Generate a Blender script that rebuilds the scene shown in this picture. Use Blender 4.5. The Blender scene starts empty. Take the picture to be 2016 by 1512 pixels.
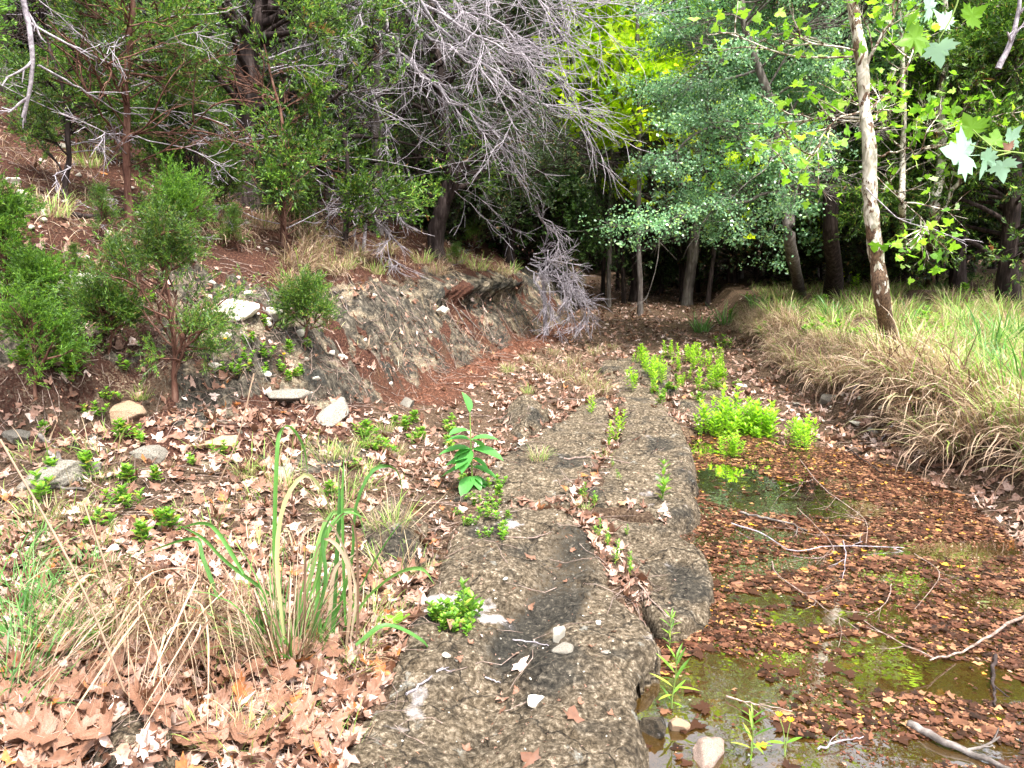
import bpy, math
import numpy as np
from mathutils import Vector

# ------------------------------------------------------------ camera, sky, sun, exposure
SC = bpy.context.scene
COL = SC.collection
CAM_H = 1.55; PITCH = math.radians(10.7); FPX = 1466.0
cd = bpy.data.cameras.new('camera'); cam = bpy.data.objects.new('camera', cd); COL.objects.link(cam)
cam.location = (0, 0, CAM_H); cam.rotation_euler = (math.radians(90) - PITCH, 0, 0)
cd.sensor_width = 36; cd.lens = 36 * FPX / 2016; cd.clip_start = 0.05; cd.clip_end = 2000
SC.camera = cam
SUN_EL = math.radians(66); SUN_AZ = math.radians(150)      # azimuth clockwise from +Y (ahead)
w = bpy.data.worlds.new("World"); SC.world = w; w.use_nodes = True
nt = w.node_tree; nt.nodes.clear()
sky = nt.nodes.new('ShaderNodeTexSky'); sky.sky_type = 'NISHITA'; sky.sun_disc = False
sky.sun_elevation = SUN_EL; sky.sun_rotation = SUN_AZ; sky.dust_density = 4; sky.air_density = 1.2
hs = nt.nodes.new('ShaderNodeHueSaturation'); hs.inputs['Saturation'].default_value = 0.28   # thin cloud: the sky is nearly white
bg = nt.nodes.new('ShaderNodeBackground'); bg.inputs[1].default_value = 0.095
wo = nt.nodes.new('ShaderNodeOutputWorld')
nt.links.new(sky.outputs[0], hs.inputs['Color']); nt.links.new(hs.outputs[0], bg.inputs[0]); nt.links.new(bg.outputs[0], wo.inputs[0])
sl = bpy.data.lights.new('sun', 'SUN'); sl.energy = 1.5; sl.angle = math.radians(10); sl.color = (1, .955, .88)
so = bpy.data.objects.new('sun', sl); COL.objects.link(so)
sd = Vector((math.cos(SUN_EL) * math.sin(SUN_AZ), math.cos(SUN_EL) * math.cos(SUN_AZ), math.sin(SUN_EL)))
so.rotation_euler = sd.to_track_quat('Z', 'Y').to_euler(); so.location = (0, 0, 12)
SC.view_settings.view_transform = 'Standard'; SC.view_settings.look = 'None'
SC.view_settings.exposure = 2.62; SC.view_settings.gamma = 1
SC.render.engine = 'CYCLES'
cy = SC.cycles
cy.max_bounces = 5; cy.diffuse_bounces = 3; cy.glossy_bounces = 2; cy.transmission_bounces = 3; cy.transparent_max_bounces = 6
cy.use_denoising = True; cy.sample_clamp_indirect = 6

# ------------------------------------------------------------ numeric helpers
RNG = np.random.default_rng(11)
def R(seed): return np.random.default_rng(seed)
def hsh(ix, iy, iz, s):
    h = (ix.astype(np.int64) * 374761393 + iy.astype(np.int64) * 668265263 + iz.astype(np.int64) * 2246822519 + s * 3266489917) & 0xffffffff
    h = ((h ^ (h >> 13)) * 1274126177) & 0xffffffff
    h = ((h ^ (h >> 15)) * 2654435761) & 0xffffffff
    return ((h ^ (h >> 16)) & 0xffff) / 65535.0
def vn(x, y, z=None, s=0):
    x = np.asarray(x, float); y = np.asarray(y, float)
    z = np.zeros_like(x) if z is None else np.asarray(z, float)
    ix, iy, iz = np.floor(x), np.floor(y), np.floor(z)
    fx, fy, fz = x - ix, y - iy, z - iz
    fx = fx * fx * (3 - 2 * fx); fy = fy * fy * (3 - 2 * fy); fz = fz * fz * (3 - 2 * fz)
    r = 0
    for a in (0, 1):
        for b in (0, 1):
            for c in (0, 1):
                r = r + hsh(ix + a, iy + b, iz + c, s) * (fx if a else 1 - fx) * (fy if b else 1 - fy) * (fz if c else 1 - fz)
    return r
def fbm(x, y, z=None, o=4, s=0, g=.5):
    r, a, t = 0, 1., 0
    for k in range(o):
        r = r + a * vn(x, y, z, s + k); t += a; a *= g
        x = x * 2.03 + 1.7; y = y * 2.03 + 9.2
        if z is not None: z = z * 2.03 + 4.1
    return r / t * 2 - 1
def S(t): t = np.clip(t, 0, 1); return t * t * (3 - 2 * t)
def norm(v): return v / np.maximum(np.linalg.norm(v, axis=-1, keepdims=True), 1e-9)

CP, SP = math.cos(PITCH), math.sin(PITCH)
def ray(px, py):
    a, b = (px - 1008) / FPX, (756 - py) / FPX
    return np.array([a, CP + b * SP, -SP + b * CP])
def at_y(px, py, Y): d = ray(px, py); return np.array([0, 0, CAM_H]) + d * (Y / d[1])
def at_z(px, py, z): d = ray(px, py); return np.array([0, 0, CAM_H]) + d * ((z - CAM_H) / d[2])

def seg_dist(x, y, pts, closed=False):
    x = np.asarray(x, float); y = np.asarray(y, float)
    best = np.full(x.shape, 1e9); tt = np.zeros(x.shape); acc = 0
    n = len(pts)
    for i in range(n if closed else n - 1):
        a = pts[i]; b = pts[(i + 1) % n]
        dx, dy = b[0] - a[0], b[1] - a[1]; L = math.hypot(dx, dy)
        u = np.clip(((x - a[0]) * dx + (y - a[1]) * dy) / (L * L), 0, 1)
        d = np.hypot(x - a[0] - u * dx, y - a[1] - u * dy)
        m = d < best
        best = np.where(m, d, best); tt = np.where(m, acc + u * L, tt); acc += L
    return best, tt
def inside(x, y, pts):
    c = np.zeros(np.shape(x), bool); n = len(pts)
    for i in range(n):
        x1, y1 = pts[i][:2]; x2, y2 = pts[(i + 1) % n][:2]
        if y1 == y2: continue
        c ^= ((y1 > y) != (y2 > y)) & (x < (x2 - x1) * (y - y1) / (y2 - y1) + x1)
    return c
def sdf(x, y, pts):      # positive inside
    d, _ = seg_dist(x, y, pts, True)
    return np.where(inside(x, y, pts), d, -d)

# ------------------------------------------------------------ geometry container
class Geo:
    def __init__(s): s.V = []; s.Q = []; s.T = []; s.n = 0; s.smooth = False
    def add(s, V, Q=None, T=None):
        V = np.asarray(V, float).reshape(-1, 3); s.V.append(V)
        if Q is not None and len(Q): s.Q.append(np.asarray(Q, np.int64).reshape(-1, 4) + s.n)
        if T is not None and len(T): s.T.append(np.asarray(T, np.int64).reshape(-1, 3) + s.n)
        s.n += len(V); return s
    def arrays(s):
        V = np.concatenate(s.V) if s.V else np.zeros((0, 3))
        Q = np.concatenate(s.Q) if s.Q else np.zeros((0, 4), np.int64)
        T = np.concatenate(s.T) if s.T else np.zeros((0, 3), np.int64)
        return V, Q, T
    def mesh(s, name, mat, origin=(0, 0, 0), smooth=True, attrs=None):
        V, Q, T = s.arrays(); V = V - np.asarray(origin, float)
        me = bpy.data.meshes.new(name)
        me.vertices.add(len(V)); me.vertices.foreach_set('co', V.astype(np.float32).ravel())
        nl = len(Q) * 4 + len(T) * 3
        me.loops.add(nl); me.loops.foreach_set('vertex_index', np.concatenate([Q.ravel(), T.ravel()]).astype(np.int32))
        npoly = len(Q) + len(T); me.polygons.add(npoly)
        st = np.concatenate([np.arange(len(Q)) * 4, len(Q) * 4 + np.arange(len(T)) * 3]).astype(np.int32)
        me.polygons.foreach_set('loop_start', st)
        me.polygons.foreach_set('use_smooth', np.full(npoly, smooth))
        for k, a in (attrs or {}).items():
            if a.ndim == 1: at = me.attributes.new(k, 'FLOAT', 'POINT'); at.data.foreach_set('value', a.astype(np.float32))
            else: at = me.attributes.new(k, 'FLOAT_VECTOR', 'POINT'); at.data.foreach_set('vector', a.astype(np.float32).ravel())
        me.update(calc_edges=True)
        if mat is not None: me.materials.append(mat)
        return me

def obj(name, me, parent=None, loc=(0, 0, 0)):
    o = bpy.data.objects.new(name, me); COL.objects.link(o)
    if parent is not None: o.parent = parent
    else: o.location = loc
    return o
def tag(o, label=None, cat=None, group=None, kind=None):
    if label: o['label'] = label
    if cat: o['category'] = cat
    if group: o['group'] = group
    if kind: o['kind'] = kind
    return o
def thing(name, label, cat, loc, group=None):
    o = bpy.data.objects.new(name, None); COL.objects.link(o); o.location = tuple(float(v) for v in loc); o.empty_display_size = .1
    return tag(o, label, cat, group)
def part(name, g, mat, root, smooth=True):
    me = g.mesh(name, mat, origin=root.location, smooth=smooth) if isinstance(g, Geo) else g
    return obj(name, me, root)
def dup(root, loc, rz=0, sc=1, label=None, group=None, tilt=(0, 0)):
    r = root.copy(); COL.objects.link(r); r.location = tuple(float(v) for v in loc)
    r.rotation_euler = (tilt[0], tilt[1], rz); r.scale = (sc, sc, sc) if np.isscalar(sc) else sc
    if label: r['label'] = label
    if group: r['group'] = group
    for ch in root.children:
        c = ch.copy(); COL.objects.link(c); c.parent = r
    return r

def frames(d, roll=None, rng=RNG):      # orthonormal frames with z along d, random roll
    d = norm(np.asarray(d, float)); M = len(d)
    ref = np.where(np.abs(d[:, 2:3]) > .9, np.array([[1., 0, 0]]), np.array([[0, 0, 1.]]))
    a = norm(np.cross(ref, d)); b = np.cross(d, a)
    if roll is None: roll = rng.random(M) * 2 * np.pi
    c, s = np.cos(roll)[:, None], np.sin(roll)[:, None]
    x = a * c + b * s; y = -a * s + b * c
    return np.stack([x, y, d], 2)          # columns
def euler(rx, ry, rz):
    cx, sx, cyy, sy, cz, sz = np.cos(rx), np.sin(rx), np.cos(ry), np.sin(ry), np.cos(rz), np.sin(rz)
    M = np.zeros((len(rx), 3, 3))
    M[:, 0, 0] = cz * cyy; M[:, 0, 1] = cz * sy * sx - sz * cx; M[:, 0, 2] = cz * sy * cx + sz * sx
    M[:, 1, 0] = sz * cyy; M[:, 1, 1] = sz * sy * sx + cz * cx; M[:, 1, 2] = sz * sy * cx - cz * sx
    M[:, 2, 0] = -sy; M[:, 2, 1] = cyy * sx; M[:, 2, 2] = cyy * cx
    return M
def scatter(g, tmpl, pos, rot, sc):
    """copies of a small template (Geo) at many places, into g"""
    V, Q, T = tmpl.arrays(); M = len(pos)
    if M == 0: return g
    sc = np.broadcast_to(np.asarray(sc, float).reshape(-1, 1) if np.ndim(sc) < 2 else sc, (M, 3))
    P = np.einsum('mij,mkj->mki', rot, V[None] * sc[:, None, :]) + pos[:, None, :]
    off = (np.arange(M) * len(V))[:, None, None]
    return g.add(P.reshape(-1, 3), (Q[None] + off).reshape(-1, 4) if len(Q) else None, (T[None] + off).reshape(-1, 3) if len(T) else None)

def tubes(g, P, Rr, sides=5):
    """P (M,N,3) polylines, Rr (M,N) radii"""
    P = np.asarray(P, float); Rr = np.asarray(Rr, float)
    if P.ndim == 2: P = P[None]; Rr = Rr[None]
    M, N, _ = P.shape
    if M == 0: return g
    t = np.gradient(P, axis=1); t = norm(t)
    mean = norm(P[:, -1] - P[:, 0])
    ref = np.where(np.abs(mean[:, 2:3]) > .8, np.array([[1., .13, 0]]), np.array([[.05, 0, 1.]]))
    a = norm(np.cross(ref[:, None, :], t)); b = np.cross(t, a)
    th = np.arange(sides) * 2 * np.pi / sides
    ring = P[:, :, None, :] + Rr[:, :, None, None] * (a[:, :, None, :] * np.cos(th)[None, None, :, None] + b[:, :, None, :] * np.sin(th)[None, None, :, None])
    i = np.arange(N - 1)[:, None]; j = np.arange(sides)[None]; jn = (j + 1) % sides
    q = np.stack([i * sides + j, i * sides + jn, (i + 1) * sides + jn, (i + 1) * sides + j], -1).reshape(-1, 4)
    q = (q[None] + (np.arange(M) * N * sides)[:, None, None]).reshape(-1, 4)
    return g.add(ring.reshape(-1, 3), q)

def resample(pts, n):
    pts = np.asarray(pts, float); k = len(pts)
    if k == 2: u = np.linspace(0, 1, n)[:, None]; return pts[0] * (1 - u) + pts[1] * u
    # Catmull-Rom
    e = np.vstack([2 * pts[0] - pts[1], pts, 2 * pts[-1] - pts[-2]])
    u = np.linspace(0, k - 1 - 1e-6, n); i = np.floor(u).astype(int); f = (u - i)[:, None]
    p0, p1, p2, p3 = e[i], e[i + 1], e[i + 2], e[i + 3]
    return .5 * (2 * p1 + (p2 - p0) * f + (2 * p0 - 5 * p1 + 4 * p2 - p3) * f ** 2 + (3 * p1 - p0 - 3 * p2 + p3) * f ** 3)

def wander(rng, start, d, L, n=6, curl=.25, grav=0.0):
    """M branches growing at once"""
    M = len(start); P = np.zeros((M, n, 3)); P[:, 0] = start; d = norm(d); h = (L / (n - 1))[:, None]
    for k in range(1, n):
        P[:, k] = P[:, k - 1] + d * h
        d = norm(d + rng.normal(0, curl, (M, 3)) + np.array([0, 0, grav]))
    return P
def spawn(rng, P, k, lo, hi, ang, L, n=5, curl=.25, grav=0., up=0., flat=0.):
    """k children on each parent polyline"""
    M, N, _ = P.shape
    t = np.sort(lo + (hi - lo) * rng.random((M, k)), 1)
    f = t * (N - 1); i = np.minimum(f.astype(int), N - 2); f = (f - i)[..., None]
    m = np.arange(M)[:, None]
    st = P[m, i] * (1 - f) + P[m, i + 1] * f; pd = norm(P[m, i + 1] - P[m, i])
    st = st.reshape(-1, 3); pd = pd.reshape(-1, 3); t = t.reshape(-1)
    rp = rng.normal(0, 1, st.shape); rp[:, 2] *= (1 - flat)
    perp = norm(rp - pd * (rp * pd).sum(1, keepdims=True))
    a = ang + rng.normal(0, .18, len(st))
    d = pd * np.cos(a)[:, None] + perp * np.sin(a)[:, None] + np.array([0, 0, up])
    par = norm(P[:, -1] - P[:, 0]); plen = np.linalg.norm(P[:, -1] - P[:, 0], axis=1).repeat(k)
    if callable(L): ll = L(t, plen)
    else: ll = np.full(len(st), L)
    ll = ll * rng.uniform(.6, 1.25, len(st))
    return wander(rng, st, d, ll, n, curl, grav)
def taper(P, r0, r1, p=1.0):
    M, N, _ = P.shape; u = np.linspace(0, 1, N)[None] ** p
    r0 = np.broadcast_to(np.asarray(r0, float).reshape(-1, 1), (M, 1)); r1 = np.broadcast_to(np.asarray(r1, float).reshape(-1, 1), (M, 1))
    return r0 * (1 - u) + r1 * u
# ------------------------------------------------------------ materials
class NT:
    def __init__(s, name):
        s.m = bpy.data.materials.new(name); s.m.use_nodes = True; s.t = s.m.node_tree; s.t.nodes.clear()
        s.out = s.n('ShaderNodeOutputMaterial')
    def n(s, ty, **kw):
        nd = s.t.nodes.new(ty)
        for k, v in kw.items():
            if hasattr(nd, k): setattr(nd, k, v)
            else: s.put(nd, k, v)
        return nd
    def put(s, nd, k, v):
        if isinstance(v, bpy.types.NodeSocket): s.t.links.new(v, nd.inputs[k])
        else: nd.inputs[k].default_value = v
    def noise(s, vec, scale, detail=4, rough=.55, dist=0.):
        nd = s.n('ShaderNodeTexNoise'); nd.inputs['Scale'].default_value = scale; nd.inputs['Detail'].default_value = detail
        nd.inputs['Roughness'].default_value = rough; nd.inputs['Distortion'].default_value = dist
        s.t.links.new(vec, nd.inputs['Vector']); return nd.outputs['Fac']
    def ramp(s, fac, stops, interp='LINEAR'):
        nd = s.n('ShaderNodeValToRGB'); cr = nd.color_ramp; cr.interpolation = interp
        while len(cr.elements) < len(stops): cr.elements.new(.5)
        for e, (p, c) in zip(cr.elements, stops):
            e.position = p; e.color = (c, c, c, 1) if np.isscalar(c) else (*c, 1)
        s.t.links.new(fac, nd.inputs[0]); return nd.outputs[0]
    def mix(s, f, a, b, mode='MIX'):
        nd = s.n('ShaderNodeMix'); nd.data_type = 'RGBA'; nd.blend_type = mode; nd.clamp_factor = True
        for idx, v in ((0, f), (6, a), (7, b)):
            if isinstance(v, bpy.types.NodeSocket): s.t.links.new(v, nd.inputs[idx])
            else: nd.inputs[idx].default_value = v if idx == 0 else (*v, 1)
        return nd.outputs[2]
    def math(s, op, a, b=0.):
        nd = s.n('ShaderNodeMath'); nd.operation = op
        for i, v in enumerate((a, b)):
            if isinstance(v, bpy.types.NodeSocket): s.t.links.new(v, nd.inputs[i])
            else: nd.inputs[i].default_value = v
        return nd.outputs[0]
    def attr(s, name, vec=False):
        nd = s.n('ShaderNodeAttribute'); nd.attribute_name = name; return nd.outputs['Vector' if vec else 'Fac']
    def scale(s, vec, k):
        nd = s.n('ShaderNodeVectorMath'); nd.operation = 'MULTIPLY'; s.t.links.new(vec, nd.inputs[0]); nd.inputs[1].default_value = k; return nd.outputs[0]
    def bump(s, h, strength=.5, dist=.02):
        nd = s.n('ShaderNodeBump'); nd.inputs['Strength'].default_value = strength; nd.inputs['Distance'].default_value = dist
        s.t.links.new(h, nd.inputs['Height']); return nd.outputs[0]
    def finish(s, col, rough=.8, spec=.3, nrm=None, transl=0., tcol=None):
        p = s.n('ShaderNodeBsdfPrincipled')
        s.put(p, 'Base Color', col if isinstance(col, bpy.types.NodeSocket) else (*col, 1))
        s.put(p, 'Roughness', rough); s.put(p, 'Specular IOR Level', spec)
        if nrm is not None: s.put(p, 'Normal', nrm)
        o = p.outputs[0]
        if transl > 0:
            t = s.n('ShaderNodeBsdfTranslucent'); tc = col if tcol is None else tcol
            s.put(t, 'Color', tc if isinstance(tc, bpy.types.NodeSocket) else (*tc, 1))
            mx = s.n('ShaderNodeMixShader'); mx.inputs[0].default_value = transl
            s.t.links.new(o, mx.inputs[1]); s.t.links.new(t.outputs[0], mx.inputs[2]); o = mx.outputs[0]
        s.t.links.new(o, s.out.inputs[0]); return s.m
    @property
    def pos(s): return s.n('ShaderNodeTexCoord').outputs['Object']
    @property
    def rnd(s): return s.n('ShaderNodeNewGeometry').outputs['Random Per Island']

def m_leaf(name, stops, transl=.35, rough=.45, spec=.4, patch=0.35, pscale=3., blotch=None, gain=1.6):
    t = NT(name); c = t.ramp(t.rnd, stops)
    pos = t.pos
    nz = t.noise(pos, pscale, 3)
    k = t.ramp(nz, [(.3, 1 - patch), (.7, 1 + patch * .6)])
    c = t.mix(1., c, k, 'MULTIPLY')
    if blotch:
        bz = t.ramp(t.noise(pos, blotch[1], 4), [(.5, 0.), (.7, 1.)] if blotch[1] > 5 else [(.66, 0.), (.70, .9)])
        c = t.mix(bz, c, blotch[0])
    tc = t.mix(1., c, (gain, gain, gain * .75), 'MULTIPLY') if transl > 0 else None
    return t.finish(c, rough, spec, None, transl, tc)
def m_bark(name, cols, scale=(18, 18, 3), sc2=6., rough=.9, bump=.6):
    t = NT(name); v = t.scale(t.pos, scale)
    a = t.noise(v, 1., 6, .65, .3); c = t.ramp(a, [(.3, cols[0]), (.5, cols[1]), (.72, cols[2])])
    b = t.ramp(t.noise(t.pos, sc2, 3), [(.35, .75), (.65, 1.15)])
    return t.finish(t.mix(1., c, b, 'MULTIPLY'), rough, .2, t.bump(a, bump, .02))

# --- ground: soil, needles, limestone by vertex masks
def m_ground():
    t = NT('ground'); pos = t.pos
    f1 = t.noise(pos, 55, 6, .7); f2 = t.noise(pos, 9, 5, .6); f3 = t.noise(pos, 160, 3, .7); f4 = t.noise(pos, 2.2, 4)
    soil = t.ramp(f1, [(.30, (.022, .014, .009)), (.47, (.09, .055, .035)), (.6, (.19, .13, .085)), (.72, (.36, .26, .19))])
    soil = t.mix(1., soil, t.ramp(f2, [(.35, .6), (.65, 1.25)]), 'MULTIPLY')
    need = t.ramp(t.noise(t.scale(pos, (1, 1, 1)), 120, 5, .75), [(.32, (.022, .010, .007)), (.5, (.10, .043, .027)), (.66, (.22, .11, .07))])
    hill = t.ramp(f1, [(.32, (.018, .009, .007)), (.5, (.075, .032, .022)), (.64, (.17, .08, .05)), (.76, (.42, .30, .2))])
    uv = t.attr('bank', True)
    st = t.noise(t.scale(uv, (19, 7., 1)), 1., 7, .74, 2.6)
    st2 = t.noise(pos, 3.2, 5, .65, .5)
    lump = t.noise(pos, 13., 8, .72, .6); sl_ = t.math('ADD', t.math('MULTIPLY', st, .42), t.math('MULTIPLY', lump, .58))
    rock = t.ramp(sl_, [(.39, (.010, .009, .008)), (.48, (.055, .047, .037)), (.56, (.15, .128, .098)), (.65, (.42, .36, .27))])
    cream = t.ramp(t.noise(pos, 70, 4, .7), [(.3, (.10, .075, .045)), (.48, (.28, .22, .145)), (.68, (.60, .51, .38))])
    dark = t.ramp(t.noise(pos, 50, 4, .7), [(.35, (.012, .013, .012)), (.6, (.055, .055, .05)), (.75, (.14, .14, .13))])
    rock = t.mix(t.ramp(st2, [(.51, 0.), (.61, .9)]), rock, cream)
    rock = t.mix(t.ramp(t.noise(pos, 2.4, 5, .6, .4), [(.56, 0.), (.64, .85)]), rock, dark)
    def m(a): # mask with a noisy border
        return t.ramp(t.math('ADD', t.attr(a), t.math('MULTIPLY', t.math('SUBTRACT', f1, .5), .9)), [(.42, 0.), (.58, 1.)])
    c = t.mix(m('hill'), soil, hill)
    c = t.mix(m('rock'), c, rock)
    c = t.mix(m('needle'), c, need)
    moss = t.ramp(f1, [(.35, (.03, .04, .008)), (.6, (.16, .2, .02))])
    c = t.mix(m('moss'), c, moss)
    mud = t.ramp(f1, [(.35, (.05, .03, .01)), (.65, (.17, .11, .045))])
    c = t.mix(m('mud'), c, mud)
    h = t.math('ADD', t.math('MULTIPLY', f1, .6), t.math('MULTIPLY', sl_, 1.2))
    return t.finish(c, .92, .15, t.bump(h, 1., .05))
def m_slab():
    t = NT('limestone'); pos = t.pos
    f = t.noise(pos, 48, 7, .72, .2); f2 = t.noise(pos, 130, 4, .75)
    big = t.noise(pos, 1.9, 5, .6, .4); mid = t.noise(pos, 7, 5, .65)
    c = t.ramp(f, [(.33, (.022, .016, .010)), (.45, (.082, .061, .038)), (.56, (.19, .148, .102)), (.67, (.47, .39, .29))])
    c = t.mix(1., c, t.ramp(mid, [(.33, .55), (.6, 1.2)]), 'MULTIPLY')
    dk = t.ramp(f, [(.36, (.010, .010, .009)), (.56, (.05, .045, .036)), (.74, (.26, .22, .17))])
    c = t.mix(t.ramp(big, [(.51, 0.), (.60, .85)]), c, dk)
    vo = t.n('ShaderNodeTexVoronoi'); vo.feature = 'DISTANCE_TO_EDGE'; vo.inputs['Scale'].default_value = 2.1
    wp = t.n('ShaderNodeVectorMath'); wp.operation = 'ADD'; t.t.links.new(pos, wp.inputs[0]); nzc = t.n('ShaderNodeTexNoise'); nzc.inputs['Scale'].default_value = 3.5; nzc.inputs['Detail'].default_value = 6; t.t.links.new(pos, nzc.inputs['Vector'])
    sc_ = t.scale(nzc.outputs['Color'], (.55, .55, .55)); t.t.links.new(sc_, wp.inputs[1]); t.t.links.new(wp.outputs[0], vo.inputs['Vector'])
    crk = t.ramp(vo.outputs['Distance'], [(.0, 0.), (.018, 1.)])
    c = t.mix(t.math('MULTIPLY', t.math('SUBTRACT', 1., crk), .8), c, (.012, .01, .008))
    c = t.mix(t.ramp(t.noise(pos, 5.5, 6, .7, 1.), [(.62, 0.), (.66, .7)]), c, t.ramp(f2, [(.35, (.16, .155, .13)), (.65, (.42, .41, .36))]))
    pl = t.ramp(f2, [(.3, (.28, .25, .24)), (.55, (.5, .45, .44)), (.7, (.68, .63, .6))])
    c = t.mix(t.ramp(t.noise(t.scale(pos, (1, 1.6, 1)), 2.6, 5, .62, .2), [(.63, 0.), (.70, .85)]), c, pl)
    pale = t.attr('pale'); c = t.mix(t.ramp(t.math('ADD', pale, t.math('MULTIPLY', t.math('SUBTRACT', mid, .5), 1.)), [(.5, 0.), (.62, .9)]), c, pl)
    blk = t.attr('black'); c = t.mix(t.ramp(t.math('ADD', blk, t.math('MULTIPLY', t.math('SUBTRACT', f, .5), 1.6)), [(.45, 0.), (.62, .92)]), c, dk)
    h = t.math('ADD', t.math('ADD', f, t.math('MULTIPLY', mid, .7)), t.math('MULTIPLY', crk, .35))
    return t.finish(c, .9, .2, t.bump(h, 1., .03))
def m_stone(name, cols, sc=30):
    t = NT(name); pos = t.pos; f = t.noise(pos, sc, 5, .68)
    oi = t.n('ShaderNodeObjectInfo').outputs['Random']
    c = t.ramp(f, [(.32, cols[0]), (.5, cols[1]), (.68, cols[2])])
    c = t.mix(1., c, t.ramp(oi, [(0, .6), (1, 1.2)]), 'MULTIPLY')
    return t.finish(c, .85, .25, t.bump(f, .6, .01))
def m_water():
    t = NT('water'); pos = t.pos
    fr = t.n('ShaderNodeFresnel'); fr.inputs[0].default_value = 1.36
    bm = t.bump(t.noise(pos, 5., 3), .12, .02); t.put(fr, 'Normal', bm)
    gl = t.n('ShaderNodeBsdfGlossy'); gl.inputs['Roughness'].default_value = .015; gl.inputs['Color'].default_value = (.97, .98, 1, 1); t.put(gl, 'Normal', bm)
    tr = t.n('ShaderNodeBsdfTransparent'); tr.inputs['Color'].default_value = (.62, .52, .30, 1)
    df = t.n('ShaderNodeBsdfDiffuse'); df.inputs['Color'].default_value = (.085, .048, .011, 1)   # murk in the water itself
    m0 = t.n('ShaderNodeMixShader'); m0.inputs[0].default_value = .45
    t.t.links.new(tr.outputs[0], m0.inputs[1]); t.t.links.new(df.outputs[0], m0.inputs[2])
    m1 = t.n('ShaderNodeMixShader'); f2 = t.math('MULTIPLY', fr.outputs[0], 5.0)
    f2n = t.math('MINIMUM', f2, 1.); t.t.links.new(f2n, m1.inputs[0])
    t.t.links.new(m0.outputs[0], m1.inputs[1]); t.t.links.new(gl.outputs[0], m1.inputs[2]); t.t.links.new(m1.outputs[0], t.out.inputs[0])
    return t.m
def m_sycbark():
    t = NT('sycamore_bark'); pos = t.pos; v = t.scale(pos, (13, 13, 6))
    a = t.noise(v, 1., 4, .6, .6); b = t.noise(t.scale(pos, (9, 9, 5)), 1.7, 4, .55, .8)
    c = t.ramp(b, [(.38, (.26, .24, .18)), (.5, (.50, .45, .37)), (.62, (.72, .67, .60))])
    fl = t.ramp(t.noise(t.scale(pos, (60, 60, 30)), 1., 4), [(.35, (.045, .026, .016)), (.65, (.19, .115, .075))])
    dn = t.attr('low')
    k = t.math('ADD', a, t.math('MULTIPLY', dn, .22))
    c = t.mix(t.ramp(k, [(.50, 0.), (.52, 1.)]), c, fl)
    return t.finish(c, .75, .25, t.bump(k, .5, .02))

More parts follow.
